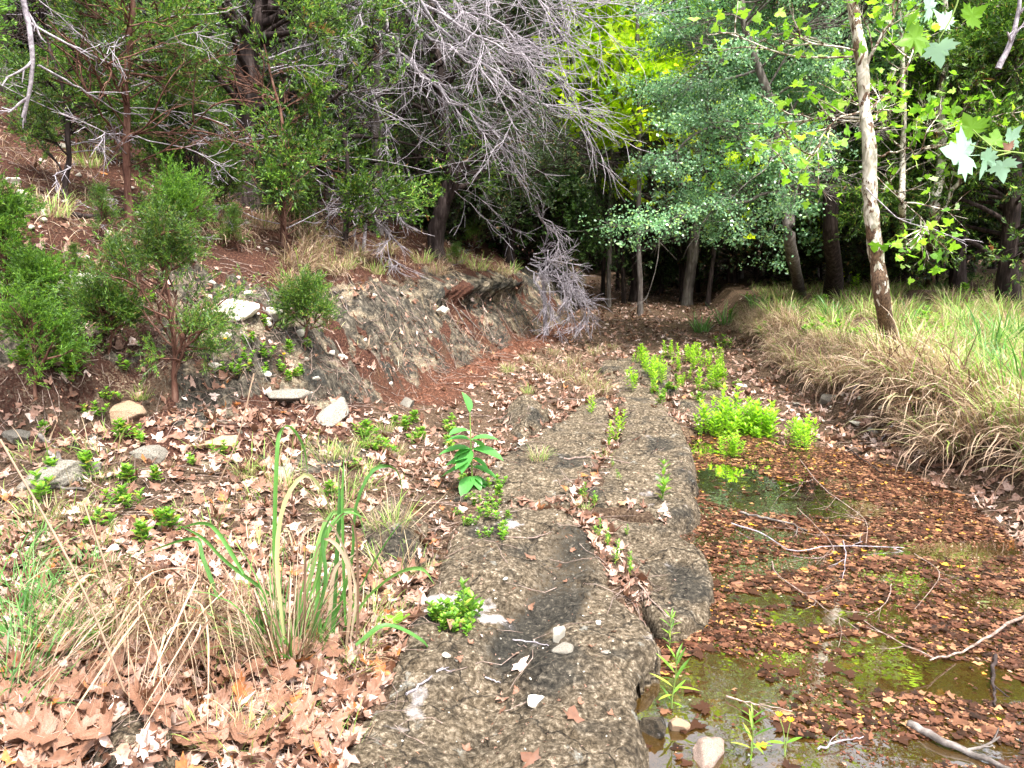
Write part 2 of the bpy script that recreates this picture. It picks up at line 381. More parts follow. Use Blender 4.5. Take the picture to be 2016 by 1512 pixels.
TAN = [(0, (.06, .03, .018)), (.2, (.17, .085, .055)), (.45, (.31, .18, .13)), (.75, (.44, .29, .23)), (.92, (.64, .50, .44)), (1, (.42, .16, .04))]
M = dict(
    ground=m_ground(), slab=m_slab(), water=m_water(), sycbark=m_sycbark(),
    litter=m_leaf('dry_leaf', TAN, .12, .6, .3, .35, 25., ((.16, .07, .04), 60.), 1.2),
    bigleaf=m_leaf('dry_leaf_large', [(0, (.08, .035, .02)), (.22, (.20, .095, .055)), (.45, (.34, .19, .135)), (.72, (.47, .31, .25)), (.87, (.64, .52, .47)), (.92, (.42, .16, .045)), (1, (.34, .11, .03))], .12, .5, .35, .5, 26., ((.17, .08, .045), 38.), 1.2),
    floatleaf=m_leaf('wet_leaf', [(0, (.018, .008, .004)), (.3, (.05, .020, .010)), (.6, (.105, .040, .022)), (.85, (.20, .095, .052)), (.955, (.36, .20, .10)), (1, (.60, .28, .02))], .05, .5, .22, .4, 14.),
    frag=m_leaf('leaf_fragment', [(0, (.05, .015, .008)), (.5, (.12, .038, .02)), (.85, (.22, .085, .045)), (1, (.45, .30, .2))], .05, .6, .3, .4, 5.),
    needle=m_leaf('juniper_needle_litter', [(0, (.07, .022, .012)), (.6, (.22, .08, .045)), (1, (.38, .19, .12))], .0, .7, .2, .3, 3.),
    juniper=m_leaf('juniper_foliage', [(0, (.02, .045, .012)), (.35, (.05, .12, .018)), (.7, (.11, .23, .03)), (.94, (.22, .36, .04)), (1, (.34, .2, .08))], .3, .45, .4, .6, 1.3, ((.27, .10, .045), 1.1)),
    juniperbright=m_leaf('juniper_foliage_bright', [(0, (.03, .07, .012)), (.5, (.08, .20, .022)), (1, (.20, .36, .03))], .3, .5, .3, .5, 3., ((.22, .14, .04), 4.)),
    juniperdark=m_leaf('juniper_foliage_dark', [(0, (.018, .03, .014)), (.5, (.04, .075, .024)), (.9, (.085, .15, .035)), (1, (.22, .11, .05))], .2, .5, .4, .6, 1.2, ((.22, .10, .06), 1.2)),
    oak=m_leaf('oak_foliage', [(0, (.05, .12, .06)), (.35, (.15, .33, .15)), (.8, (.34, .57, .34)), (1, (.38, .56, .10))], .35, .28, .8, .5, 1.1),
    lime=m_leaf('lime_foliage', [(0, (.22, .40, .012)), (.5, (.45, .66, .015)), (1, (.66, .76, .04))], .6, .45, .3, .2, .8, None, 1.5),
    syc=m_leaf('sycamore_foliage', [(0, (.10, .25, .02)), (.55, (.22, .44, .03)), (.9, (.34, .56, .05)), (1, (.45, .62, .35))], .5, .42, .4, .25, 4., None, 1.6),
    sycpale=m_leaf('sycamore_leaf_underside', [(0, (.32, .55, .40)), (1, (.45, .66, .50))], .45, .5, .3, .12, 6., None, 1.2),
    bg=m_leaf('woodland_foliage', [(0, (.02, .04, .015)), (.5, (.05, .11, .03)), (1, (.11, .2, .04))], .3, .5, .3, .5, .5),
    herb=m_leaf('herb_leaf', [(0, (.07, .17, .02)), (.5, (.16, .36, .03)), (.9, (.32, .54, .05)), (1, (.5, .4, .1))], .35, .4, .4, .45, 9., None, 1.5),
    herblime=m_leaf('lime_herb_leaf', [(0, (.16, .34, .02)), (.5, (.30, .56, .03)), (1, (.52, .70, .06))], .45, .4, .4, .3, 9., None, 1.5),
    herbblue=m_leaf('broad_green_leaf', [(0, (.05, .20, .04)), (.6, (.11, .36, .08)), (1, (.26, .50, .05))], .35, .35, .5, .15, 8., None, 1.5),
    yellow=m_leaf('yellow_petal', [(0, (.7, .4, .01)), (1, (.85, .6, .02))], .3, .5, .3, .1, 5.),
    drygrass=m_leaf('dry_grass', [(0, (.07, .04, .025)), (.3, (.24, .15, .10)), (.7, (.46, .33, .23)), (.93, (.60, .48, .36)), (1, (.3, .4, .08))], .2, .6, .3, .25, 4.),
    mixgrass=m_leaf('mixed_grass', [(0, (.20, .12, .07)), (.28, (.48, .36, .24)), (.45, (.55, .48, .28)), (.55, (.2, .33, .07)), (.85, (.26, .44, .08)), (1, (.40, .56, .14))], .3, .55, .3, .25, 3.),
    greengrass=m_leaf('green_grass', [(0, (.05, .14, .03)), (.6, (.10, .26, .05)), (.85, (.2, .38, .10)), (.93, (.30, .46, .22)), (1, (.5, .42, .2))], .35, .45, .4, .2, 5.),
    deadtwig=m_bark('dead_wood', [(.10, .085, .095), (.32, .285, .315), (.64, .59, .63)], (30, 30, 30), 4., .85, .3),
    twig=m_bark('twig_bark', [(.09, .06, .045), (.25, .18, .15), (.48, .39, .34)], (40, 40, 40), 6., .85, .3),
    darkbark=m_bark('dark_bark', [(.008, .006, .006), (.035, .024, .022), (.10, .075, .07)]),
    redbark=m_bark('red_brown_bark', [(.03, .014, .01), (.11, .05, .035), (.25, .15, .11)]),
    greybark=m_bark('grey_bark', [(.04, .034, .03), (.13, .11, .10), (.3, .27, .25)]),
    whitestone=m_stone('pale_limestone', [(.38, .33, .25), (.60, .55, .46), (.78, .74, .66)]),
    greystone=m_stone('grey_limestone', [(.06, .055, .045), (.20, .18, .15), (.42, .38, .32)]),
    pinkstone=m_stone('pink_limestone', [(.12, .08, .06), (.27, .19, .15), (.48, .38, .33)]),
    brownstone=m_stone('brown_stone', [(.12, .08, .05), (.30, .2, .13), (.5, .36, .24)]),
    stem=m_leaf('green_stem', [(0, (.12, .2, .04)), (1, (.25, .34, .08))], 0, .6, .3, .1, 4.),
)
# ------------------------------------------------------------ terrain
LL = [(-30, -14), (-20, -5), (-14, 0), (-9, 2.6), (-4.2, 3.5), (-3.0, 4.4), (-2.35, 5.2), (-1.56, 6.4), (-1.1, 7.8), (-.4, 10.4), (.9, 14), (1.7, 19), (2.5, 26), (4, 40), (10, 90)]
RL = [(2.6, -30), (2.75, 2), (2.9, 4), (3.15, 5.5), (3.1, 6.5), (3.2, 8), (3.4, 10), (3.9, 13), (4.6, 17), (6, 24), (10, 40), (22, 90)]
XS = ([1, 2, 2.8, 3.4, 4.4, 5.8, 8.9, 12, 20], [.35, .42, .51, .95, 1.14, 1.36, 1.36, 1.5, 2.6])
POOL = [(0.1, -1), (.15, 1.5), (.25, 2.8), (.75, 3.3), (.95, 4.4), (1.2, 5.6), (1.5, 6.4), (2.1, 6.6), (2.7, 6.1), (2.95, 5.4), (3.0, 4.8), (2.85, 4.0), (2.85, 2.5), (2.8, -1)]
WZ = -0.155
def dists(x, y):
    a, t = seg_dist(x, y, LL); ly = np.array([p[1] for p in LL]); lx = np.array([p[0] for p in LL])
    dl = np.where(x < np.interp(y, ly, lx), a, -a) + .17 + .26 * np.exp(-((y - 6.2) / 1.6) ** 2)
    b, _ = seg_dist(x, y, RL); dr = np.where(x > np.interp(y, [p[1] for p in RL], [p[0] for p in RL]), b, -b)
    return dl, dr, t
def bankprof(d, t, y):
    wob = fbm(t * .9, d * .3, s=21, o=3)
    w = 1.05 + .35 * wob
    near = S((7 - y) / 3)                       # terraced part at the left
    dn_ = d * .62
    p = .92 * (1 + .15 * fbm(t * .5, t * 0, s=5, o=2)) * (S(d / w) * (1 - near) + near * (.35 * S(dn_ / .4) + .65 * S((dn_ - .45) / .65)))
    q = np.maximum(d - .95, 0); slope = .46
    p = p + np.where(q < 9, slope * q - .15 * np.exp(-q * 3) * S(q * 4), slope * 9 + .2 * (q - 9))
    return np.where(d > 0, p, 0)
def ground_h(x, y, fine=True):
    x = np.asarray(x, float); y = np.asarray(y, float)
    dl, dr, t = dists(x, y)
    xs = np.interp(y, *XS)
    z = -.05 - .085 * S((x - xs + .1) / .5) * (1 - S((y - 8) / 6)) + .012 * np.maximum(y - 14, 0) + .02 * np.maximum(y - 24, 0)
    z = z + (.15 * S((-.45 - x) / 1.4) + .06 * S((-.3 - x) / .5)) * S((7.5 - y) / 2) + .10 * S((-dl < .9) * (1 + dl / .9)) * (dl < 0)
    z = z + .05 * fbm(x * 1.1, y * 1.1, s=3, o=4)
    apr = S((-.75 - x) / 1.3) * S((y - 3.5) / 1.3) * S((7.2 - y) / 1.2); z = z + apr * (.17 + .12 * fbm(x * 2.6, y * 2.6, s=23, o=5, g=.6))
    pm = S(sdf(x, y, POOL) / .3 + .35)
    z = z * (1 - pm) + (-.40 + .03 * fbm(x * 2, y * 2, s=8)) * pm
    z = z + bankprof(dl, t, y)
    wr = .55 + .9 * S((5.2 - y) / 1.2)
    wig = .25 * fbm(x * .0, y * .8, s=15, o=3)
    z = z + np.where(dr + wig > 0, (.40 + .15 * S((y - 3) / 4) - .08) * S((dr + wig) / wr) + .03 * np.minimum(np.maximum(dr, 0), 20), 0)
    if fine:
        bm = S(dl / .25) * (1 - S((dl - 1.3) / .8))
        rg = 1 - np.abs(fbm(t * 2.6 + d_warp(x, y), dl * .7, s=31, o=4))
        z = z + bm * (.22 * (rg - .75) + .21 * fbm(x * 3.6, y * 3.6, s=44, o=6, g=.64) + .05 * np.minimum(np.abs(fbm(x * 2.2, y * 2.2, s=47, o=3)) * 5, 1) - .04)
        hill = S((dl - 1.5) / 1.)
        z = z + hill * (.10 * fbm(x * 1.3, y * 1.3, s=51, o=4) + .05 * fbm(x * 6, y * 6, s=52, o=3))
        z = z + .014 * fbm(x * 9, y * 9, s=61, o=3)
    for s_ in SLABS:      # the soil lies lower under the broad slabs
        if s_[6] in (1, 2, 3, 4):
            bx = [p[0] for p in s_[2]]; by = [p[1] for p in s_[2]]; m = (x > min(bx)) & (x < max(bx)) & (y > min(by)) & (y < max(by))
            if m.any(): z[m] = z[m] - .13 * S((sdf(x[m], y[m], s_[2]) - .07) / .07)
    return z
def d_warp(x, y): return .5 * fbm(x * 1.2, y * 1.2, s=71, o=2)

# ------------------------------------------------------------ limestone slabs of the stream bed (plan outlines on the ground)
def G0(l, z=0.): return [tuple(at_z(a, b, z)[:2]) for a, b in l]
SLABS = [
    ('limestone_slab', 'broad mottled brown limestone slab in the foreground beside the pool, white stones lying on it',
     G0([(1285, 1512), (1268, 1400), (1250, 1310), (1288, 1255), (1288, 1210), (1250, 1160), (1205, 1105), (1172, 1040), (1128, 1004), (1050, 990), (950, 988), (880, 1030), (850, 1110), (800, 1200), (770, 1270), (735, 1330), (690, 1420), (650, 1512)]) + [(-.62, .9), (.30, .9)], .0, .095, .42, 1),
    ('limestone_slab', 'pointed lichen-grey limestone slab jutting into the leaf-covered pool',
     G0([(1150, 1000), (1210, 1080), (1262, 1160), (1296, 1215), (1350, 1210), (1395, 1165), (1412, 1125), (1385, 1075), (1340, 1040), (1290, 1015), (1210, 992)], -.04), -.055, .03, .40, 2),
    ('limestone_slab', 'rounded brown limestone slab at the left end of the pool with a dark overhanging edge',
     G0([(1135, 985), (1230, 993), (1320, 1012), (1368, 985), (1374, 930), (1350, 860), (1315, 800), (1275, 760), (1235, 735), (1205, 750), (1225, 830), (1200, 890), (1160, 945)]), .01, .075, .42, 3),
    ('limestone_slab', 'low brown limestone slab behind the foreground slab with needles scattered on it',
     G0([(890, 975), (1000, 992), (1120, 990), (1150, 945), (1190, 885), (1212, 830), (1195, 775), (1130, 800), (1050, 850), (985, 890), (945, 935)]), .0, .035, .3, 4),
    ('boulder', 'dark mossy boulder dome beside the green grass blades',
     G0([(685, 1080), (690, 1020), (740, 985), (800, 980), (838, 1010), (850, 1075), (800, 1115), (735, 1110)], .05), .10, .16, .3, 5),
    ('limestone_slab', 'narrow pale limestone shelf beyond the rounded slab, leading to the green herbs',
     G0([(1200, 745), (1180, 722), (1215, 700), (1290, 700), (1330, 725), (1330, 760), (1280, 755), (1235, 730)]), .0, .06, .3, 6),
    ('boulder', 'grey weathered rock in dry leaves between the orange needles and the slabs',
     G0([(985, 815), (1000, 790), (1050, 782), (1080, 800), (1075, 830), (1030, 842)], .05), .10, .10, .3, 7),
    ('limestone_slab', 'flat grey limestone shelf between the tall green herbs and the rounded slab',
     G0([(1350, 830), (1320, 790), (1400, 770), (1470, 790), (1480, 830), (1430, 850)], -.12), -.10, .05, .2, 8),
    ('boulder', 'brown rock half under dry leaves at the lower left corner',
     G0([(170, 1512), (200, 1450), (260, 1415), (320, 1440), (340, 1512), (250, 1560)], .1), .15, .08, .3, 9),
]
def slab_z(x, y, poly, top, rnd, drop, seed):
    e = sdf(x, y, poly) + .0 + .07 * fbm(x * 3.3, y * 3.3, s=seed * 7, o=5) + .014 * fbm(x * 22, y * 22, s=seed * 7 + 3, o=3)
    u = np.clip(1 - e / rnd, 0, 1)
    z = top - rnd * .9 * (1 - np.sqrt(np.maximum(1 - u * u, 0))) * (1 if rnd < .12 else .8)
    z = z + .040 * fbm(x * 1.6, y * 1.6, s=seed + 80, o=3) + .022 * fbm(x * 7, y * 7, s=seed + 90, o=5, g=.6) + .009 * fbm(x * 38, y * 38, s=seed + 95, o=3)
    q_ = fbm(x * 1.5, y * 3.0, s=seed + 99, o=4) * 3.2; fr_ = q_ - np.floor(q_); z = z + .018 * (np.floor(q_) + S((fr_ - .42) / .16)) - .012   # thin broken beds
    if seed == 1:   # shallow trough running down the middle
        tr, _ = seg_dist(x, y, G0([(1110, 1080), (1060, 1180), (1000, 1260), (960, 1350), (930, 1500)])); z = z - .06 * np.exp(-(tr / .12) ** 2)
    if seed in (5, 7): z = z + .10 * S(e / .25) - .04
    z = np.where(e < 0, top - rnd * .9 + e * 9, z)
    return z, e
def surf(x, y):
    z = ground_h(x, y)
    for n, l, poly, top, rnd, drop, seed in SLABS:
        bx = [p[0] for p in poly]; by = [p[1] for p in poly]
        m = (x > min(bx) - .05) & (x < max(bx) + .05) & (y > min(by) - .05) & (y < max(by) + .05)
        if m.any():
            zz, e = slab_z(x[m], y[m], poly, top, rnd, drop, seed)
            z[m] = np.where(e > 0, np.maximum(z[m], zz), z[m])
    return z
def gz(x, y): return float(surf(np.array([float(x)]), np.array([float(y)]))[0])
def on(px, py, water=False):
    """the point of the real ground seen at a place in the photograph"""
    d = ray(px, py); t = np.concatenate([np.arange(1.5, 12, .02), np.arange(12, 45, .1)])
    P = np.array([0, 0, CAM_H]) + d[None] * (t / d[1])[:, None]
    h = surf(P[:, 0], P[:, 1])
    if water: h = np.maximum(h, WZ)
    k = np.argmax(P[:, 2] < h)
    if P[k, 2] >= h[k]: k = len(t) - 1
    return np.array([P[k, 0], P[k, 1], h[k]])

def build_ground():
    a = np.concatenate([np.arange(-180, -50, 5), np.arange(-50, -41, .5), np.arange(-41, 41, .105), np.arange(41, 50, .5), np.arange(50, 180, 5)])
    r = np.concatenate([[.05, .5, 1.0], np.geomspace(1.3, 32, 560), np.geomspace(33, 900, 45)])
    A, Rr = np.meshgrid(np.radians(a), r); x = Rr * np.sin(A); y = Rr * np.cos(A)
    X, Y = x.ravel(), y.ravel(); Z = ground_h(X, Y)
    dl, dr, t = dists(X, Y)
    # undercut lip of the bank
    wn = np.exp(-((Y - 12.2) / 1.7) ** 2) * (np.hypot(X, Y) < 30)
    zr = np.where((dl > 0) & (dl < 2.2), Z, -9)
    push = wn * (.30 * np.exp(-((zr - .93) / .13) ** 2) - .26 * np.exp(-((zr - .62) / .16) ** 2))
    push = push + (.12 * np.exp(-((zr - .8) / .12) ** 2) * np.maximum(fbm(t * 1.5, t * 0, s=17, o=2), 0)) * (np.abs(Y - 8) < 6)
    X = X + .93 * push; Y2 = Y - .36 * push
    na, nr = len(a), len(r)
    i = np.arange(nr - 1)[:, None]; j = np.arange(na)[None]; jn = (j + 1) % na
    q = np.stack([i * na + j, (i + 1) * na + j, (i + 1) * na + jn, i * na + jn], -1).reshape(-1, 4)[:, ::-1]
    g = Geo(); g.add(np.stack([X, Y2, Z], 1), q)
    nz = fbm(X * .9, Y * .9, s=101, o=4); nz2 = fbm(X * 2.4, Y * 2.4, s=104, o=4)
    nearm = S((6.8 - Y) / 1.2)
    rock = (1 - .55 * nearm * S((fbm(X * 2.1, Y * 2.1, s=111, o=4) + .12) / .15)) * S(dl / .25) * (1 - S((dl - 1.2 - .5 * nz) / .4)) * (1 - .9 * S((nz2 - .22) / .2))
    rock = np.maximum(rock, S((-.8 - X) / .5) * S((Y - 4.0) / .5) * (dl < .3) * S((nz2 - .02) / .12) * (Y < 7.5))
    rock = np.maximum(rock, S((dl - 1.) / .3) * S((nz - .38) / .1) * (dl < 6))
    hill = np.maximum(S((dl - .1) / .5), .75 * S((-.7 - X) / .8) * S((Y - 3.9) / .6) * (dl <= .2))
    needle = np.exp(-((dl + .12) / .32) ** 2) * S((Y - 6.3) / .8) * (1 - S((Y - 13.5) / 1.5)) + .40 * S((nz2 - .1) / .35) * S(dl / .2) * (1 - S((dl - 1.4) / .5)) * (Y > 5) 
    moss = np.exp(-(((X + .0) - .65) / .25) ** 2 - ((Y - 12.6) / .8) ** 2) * (Z > .1)
    mud = S(sdf(X, Y, POOL) / .2 + .2)
    me = g.mesh('ground', M['ground'], attrs=dict(rock=rock, hill=hill, needle=needle, moss=moss, mud=mud, bank=np.stack([t, dl, X * 0], 1)))
    tag(obj('ground', me), kind='structure')
def build_slabs():
    for n, l, poly, top, rnd, drop, seed in SLABS:
        bx = [p[0] for p in poly]; by = [p[1] for p in poly]
        x0, x1, y0, y1 = min(bx) - .08, max(bx) + .08, min(by) - .08, max(by) + .08
        st = max(.009, .0026 * (y0 + y1) / 2)
        xs = np.arange(x0, x1, st); ys = np.arange(y0, y1, st * 1.2)
        X, Y = np.meshgrid(xs, ys); Xf, Yf = X.ravel(), Y.ravel()
        Z, e = slab_z(Xf, Yf, poly, top, rnd, drop, seed)
        Z = np.maximum(Z, top - drop)
        # ragged overhanging sides
        side = S((top - .02 - Z) / .12)
        nx = fbm(Xf * 9, Yf * 9, Z * 14, s=seed + 120, o=3) * .06 * side
        ny = fbm(Xf * 9, Yf * 9, Z * 14, s=seed + 130, o=3) * .045 * side
        a, b = len(ys), len(xs)
        i = np.arange(a - 1)[:, None]; j = np.arange(b - 1)[None]
        q = np.stack([i * b + j, i * b + j + 1, (i + 1) * b + j + 1, (i + 1) * b + j], -1).reshape(-1, 4)
        q = q[(e[q] > -.045).any(1)]
        used = np.unique(q); mp = np.zeros(len(Xf), np.int64); mp[used] = np.arange(len(used))
        V = np.stack([Xf + nx, Yf + ny, Z], 1)[used]
        pale = np.zeros(len(V)); black = np.zeros(len(V))
        if seed == 1:
            for (px, py, rx, ry, w_) in [(860, 1180, .34, .10, 1.), (960, 1200, .2, .06, .9), (820, 1370, .09, .2, .5), (1000, 1030, .12, .15, .7)]:
                c = at_z(px, py, 0); pale = np.maximum(pale, w_ * np.exp(-((V[:, 0] - c[0]) / rx) ** 2 - ((V[:, 1] - c[1]) / ry) ** 2))
            d_, _ = seg_dist(V[:, 0], V[:, 1], G0([(1130, 1040), (1110, 1120), (1060, 1180), (1000, 1250), (960, 1350), (930, 1500)]))
            wq = fbm(V[:, 0] * 2.6, V[:, 1] * 2.6, s=151, o=4); d_ = d_ + .16 * wq; black = np.maximum(black, (.55 + .75 * fbm(V[:, 0] * 1.7 + 3, V[:, 1] * 1.7, s=155, o=3)) * np.exp(-(np.abs(d_) / .15) ** 2.5))
        origin = (sum(bx) / len(bx), sum(by) / len(by), top)
        me = Geo().add(V, mp[q]).mesh(n, M['slab'], origin=origin, attrs=dict(pale=pale, black=black))
        o = obj(n, me, None, origin); tag(o, l, 'rock' if n == 'boulder' else 'rock slab')
def build_water():
    xs = np.linspace(-.3, 3.6, 60); ys = np.linspace(-1.5, 7.1, 110); X, Y = np.meshgrid(xs, ys)
    g = Geo(); b = len(xs); i = np.arange(len(ys) - 1)[:, None]; j = np.arange(b - 1)[None]
    q = np.stack([i * b + j, i * b + j + 1, (i + 1) * b + j + 1, (i + 1) * b + j], -1).reshape(-1, 4)
    g.add(np.stack([X.ravel(), Y.ravel(), np.full(X.size, WZ)], 1), q)
    tag(obj('water', g.mesh('water', M['water'])), kind='structure')
# ------------------------------------------------------------ leaf, blade and spray templates
SYC = [(0, 0), (.13, -.15), (.44, -.22), (.40, -.07), (.70, -.05), (.60, .10), (.98, .26), (.68, .33), (.70, .48), (.36, .42), (.42, .66), (.25, .68), (.21, .88), (0, 1.12)]
SYCLO = [(0, 0), (.44, -.2), (.42, -.02), (.95, .26), (.42, .40), (.42, .68), (0, 1.1)]
def palmate(rng, curl=.5, hi=True, rip=.06):
    h = SYC if hi else SYCLO
    o = np.array(h + [(-x, y) for x, y in h[-2:0:-1]]); n = len(o)
    o = o * (1 + rng.normal(0, .05, o.shape)); c = np.array([0, .3])
    rings = [c + (o - c) * k for k in ((.5, 1.) if hi else (1.,))]
    P = np.vstack([[c]] + rings)
    ax = rng.uniform(-1, 1, 2); a1, a2 = rng.uniform(-.2, 1, 2) * curl
    z = a1 * (P[:, 0]) ** 2 + a2 * (P[:, 1] - .3) ** 2 * np.sign(ax[0]) + rng.normal(0, rip, len(P)) * (np.arange(len(P)) > n if hi else 1) + .25 * curl * ax[1] * P[:, 0] * P[:, 1] - .05 * np.abs(P[:, 0])
    ra = np.linalg.norm(P - c, axis=1); z = z + (ra - .52) * .16 * (np.arange(len(P)) > 0)   # raised lobes, sunken notches
    V = np.column_stack([P[:, 0], P[:, 1] - .3, z]); V[0, 2] -= .04
    # strong rolling for dry leaves: wrap x round a cylinder
    k = curl * rng.uniform(0, 1.3)
    if k > .35:
        x = V[:, 0]; zz = V[:, 2]; V[:, 0] = np.sin(x * k) / k; V[:, 2] = zz + (1 - np.cos(x * k)) / k
    i = np.arange(n); j = (i + 1) % n; g = Geo()
    T = np.stack([np.zeros(n, int), 1 + i, 1 + j], 1)
    Q = np.stack([1 + i, 1 + n + i, 1 + n + j, 1 + j], 1) if hi else None
    g.add(V, Q, T)
    if hi:  # stalk
        g.add([(-.012, -.30, -.02), (.012, -.30, -.02), (.03, -.62, .06), (.01, -.62, .06)], [(0, 1, 2, 3)])
    return g
def oval(w=.45, fold=.12, tip=0.1, seg=4):
    ys = np.linspace(0, 1, seg + 1); ww = w * np.sin(np.pi * ys ** .85) ** .8; ww[-1] = 0; ww[0] = 0
    V = []
    for y, a in zip(ys, ww): V += [(-a, y, a * fold * 2 - tip * y * y), (0, y, -tip * y * y), (a, y, a * fold * 2 - tip * y * y)]
    Q = []
    for k in range(seg):
        b = 3 * k; Q += [(b, b + 1, b + 4, b + 3), (b + 1, b + 2, b + 5, b + 4)]
    return Geo().add(V, Q)
def blade_set(rng, n, rad, L, lean, droop, wid, seg=6, az=None, azs=np.pi, base=None, twist=.4):
    """grass blades as curved tapering ribbons; returns Geo"""
    th = rng.random(n) * 2 * np.pi; r = rad * np.sqrt(rng.random(n))
    b = np.stack([r * np.cos(th), r * np.sin(th), np.full(n, -.02)], 1) if base is None else base
    A = (th + rng.normal(0, .6, n)) if az is None else az + rng.normal(0, azs, n)
    l = rng.uniform(*L, n); le = rng.uniform(*lean, n); dr = rng.uniform(*droop, n); w_ = rng.uniform(*wid, n)
    P = np.zeros((n, seg + 1, 3)); P[:, 0] = b; h = l / seg
    A2 = A.copy()
    for k in range(seg):
        a = le + dr * ((k + .5) / seg) ** 1.5; A2 = A2 + rng.normal(0, twist / seg, n)
        P[:, k + 1] = P[:, k] + h[:, None] * np.stack([np.sin(a) * np.cos(A2), np.sin(a) * np.sin(A2), np.cos(a)], 1)
    sw = norm(np.stack([-np.sin(A2 + rng.normal(0, .5, n)), np.cos(A2 + rng.normal(0, .5, n)), rng.normal(0, .25, n)], 1))
    prof = np.array([.6, 1., 1., .9, .75, .5, .06]) if seg == 6 else np.interp(np.linspace(0, 1, seg + 1), [0, .2, .7, 1], [.6, 1, .8, .06])
    W = (w_[:, None] * prof[None])[..., None] * sw[:, None, :] * .5
    V = np.stack([P - W, P + W], 2).reshape(-1, 3)
    i = np.arange(seg)[None] * 2; o = (np.arange(n) * (seg + 1) * 2)[:, None]
    q = np.stack([o + i, o + i + 1, o + i + 3, o + i + 2], -1).reshape(-1, 4)
    return Geo().add(V, q)
def spray(rng, n=22, L=.14, w=.009, l=(.03, .065), cone=.55):
    """scale-leaf juniper spray: short shoots standing off a thin axis"""
    t = rng.random(n) ** .8; az = rng.random(n) * 2 * np.pi
    b = np.stack([rng.normal(0, .006, n), rng.normal(0, .006, n), t * L], 1)
    a = cone + rng.normal(0, .25, n)
    d = np.stack([np.sin(a) * np.cos(az), np.sin(a) * np.sin(az), np.cos(a)], 1)
    ll = rng.uniform(*l, n) * (1.2 - .6 * t)
    s = norm(np.cross(d, rng.normal(0, 1, (n, 3)))) * w
    m = b + d * ll[:, None] * .5; tip = b + d * ll[:, None]
    V = np.stack([b, m + s, tip, m - s], 1).reshape(-1, 3)
    # one island per spray is not wanted: each shoot gets its own tint
    return Geo().add(V, np.arange(4 * n).reshape(-1, 4))
def clusterleaf(rng, n, spread, L, w):
    d = norm(rng.normal(0, 1, (n, 3)) + np.array([0, 0, .5])); b = rng.normal(0, spread, (n, 3)); b[:, 2] *= .4
    s = norm(np.cross(d, rng.normal(0, 1, (n, 3)) + np.array([0, 0, 2.]))) * w
    l = rng.uniform(.7, 1.2, n)[:, None] * L
    V = np.stack([b, b + d * l * .5 + s, b + d * l, b + d * l * .5 - s], 1).reshape(-1, 3)
    return Geo().add(V, np.arange(4 * n).reshape(-1, 4))

_r = R(5)
LEAF_HI = [palmate(_r, c) for c in (.15, .3, .5, .8, 1.1, 1.5, .4, .7)]
LEAF_HI += [Geo().add(*(lambda V, Q, T: (V * [1, .5, 1] + [0, 0, .1 * k], Q, T))(*LEAF_HI[k].arrays())) for k in (3, 5)] + [oval(.38, .35, .5, 5), oval(.3, -.3, .3, 5), oval(.22, .5, -.4, 5)]
LEAF_LO = [palmate(_r, c, False, .1) for c in (.1, .3, .6, .9, 1.2, .4)]
LEAF_FLAT = [palmate(_r, .08, True, .025) for _ in range(4)]
LEAF_FLATLO = [palmate(_r, .08, False, .03) for _ in range(4)]
def fragT(rng):
    n = rng.integers(4, 7); a = np.sort(rng.random(n)) * 2 * np.pi; r = rng.uniform(.3, 1, n)
    V = np.column_stack([r * np.cos(a), r * np.sin(a) * .6, rng.normal(0, .12, n)])
    return Geo().add(np.vstack([[0, 0, .05], V]), None, [(0, 1 + i, 1 + (i + 1) % n) for i in range(n)])
FRAG = [fragT(_r) for _ in range(6)]
LEAF_HI += FRAG[:3]
SPRAYS = [spray(_r, 22, .17, .0065, (.03, .07), .45) for _ in range(4)]
SPRAYS_FAR = [spray(_r, 9, .2, .022, (.07, .12), .6) for _ in range(3)]
SPRAYS_NEAR = [spray(_r, 34, .15, .0030, (.018, .045), .42) for _ in range(4)]

# ------------------------------------------------------------ trees
def foliage(rng, g, tips, dirs, per, tmpls, jitter, sc, up=.4, spread=.9):
    m = len(tips)
    if m == 0: return
    P = np.repeat(tips, per, 0) + rng.normal(0, jitter, (m * per, 3))
    D = norm(np.repeat(dirs, per, 0) + rng.normal(0, spread, (m * per, 3)) + np.array([0, 0, up]))
    k = rng.integers(0, len(tmpls), len(P)); s = rng.uniform(.7, 1.3, len(P)) * sc
    for i, t in enumerate(tmpls):
        q = k == i
        if q.any(): scatter(g, t, P[q], frames(D[q], None, rng), s[q])
def palm_foliage(rng, g, P, tmpls, sc, droop=.5, spread=.7):
    m = len(P); az = rng.random(m) * 2 * np.pi
    rot = euler(rng.normal(-droop, spread, m), rng.normal(0, spread, m), az)
    k = rng.integers(0, len(tmpls), m); s = rng.uniform(.6, 1.25, m) * sc
    for i, t in enumerate(tmpls):
        q = k == i
        if q.any(): scatter(g, t, P[q], rot[q], s[q])

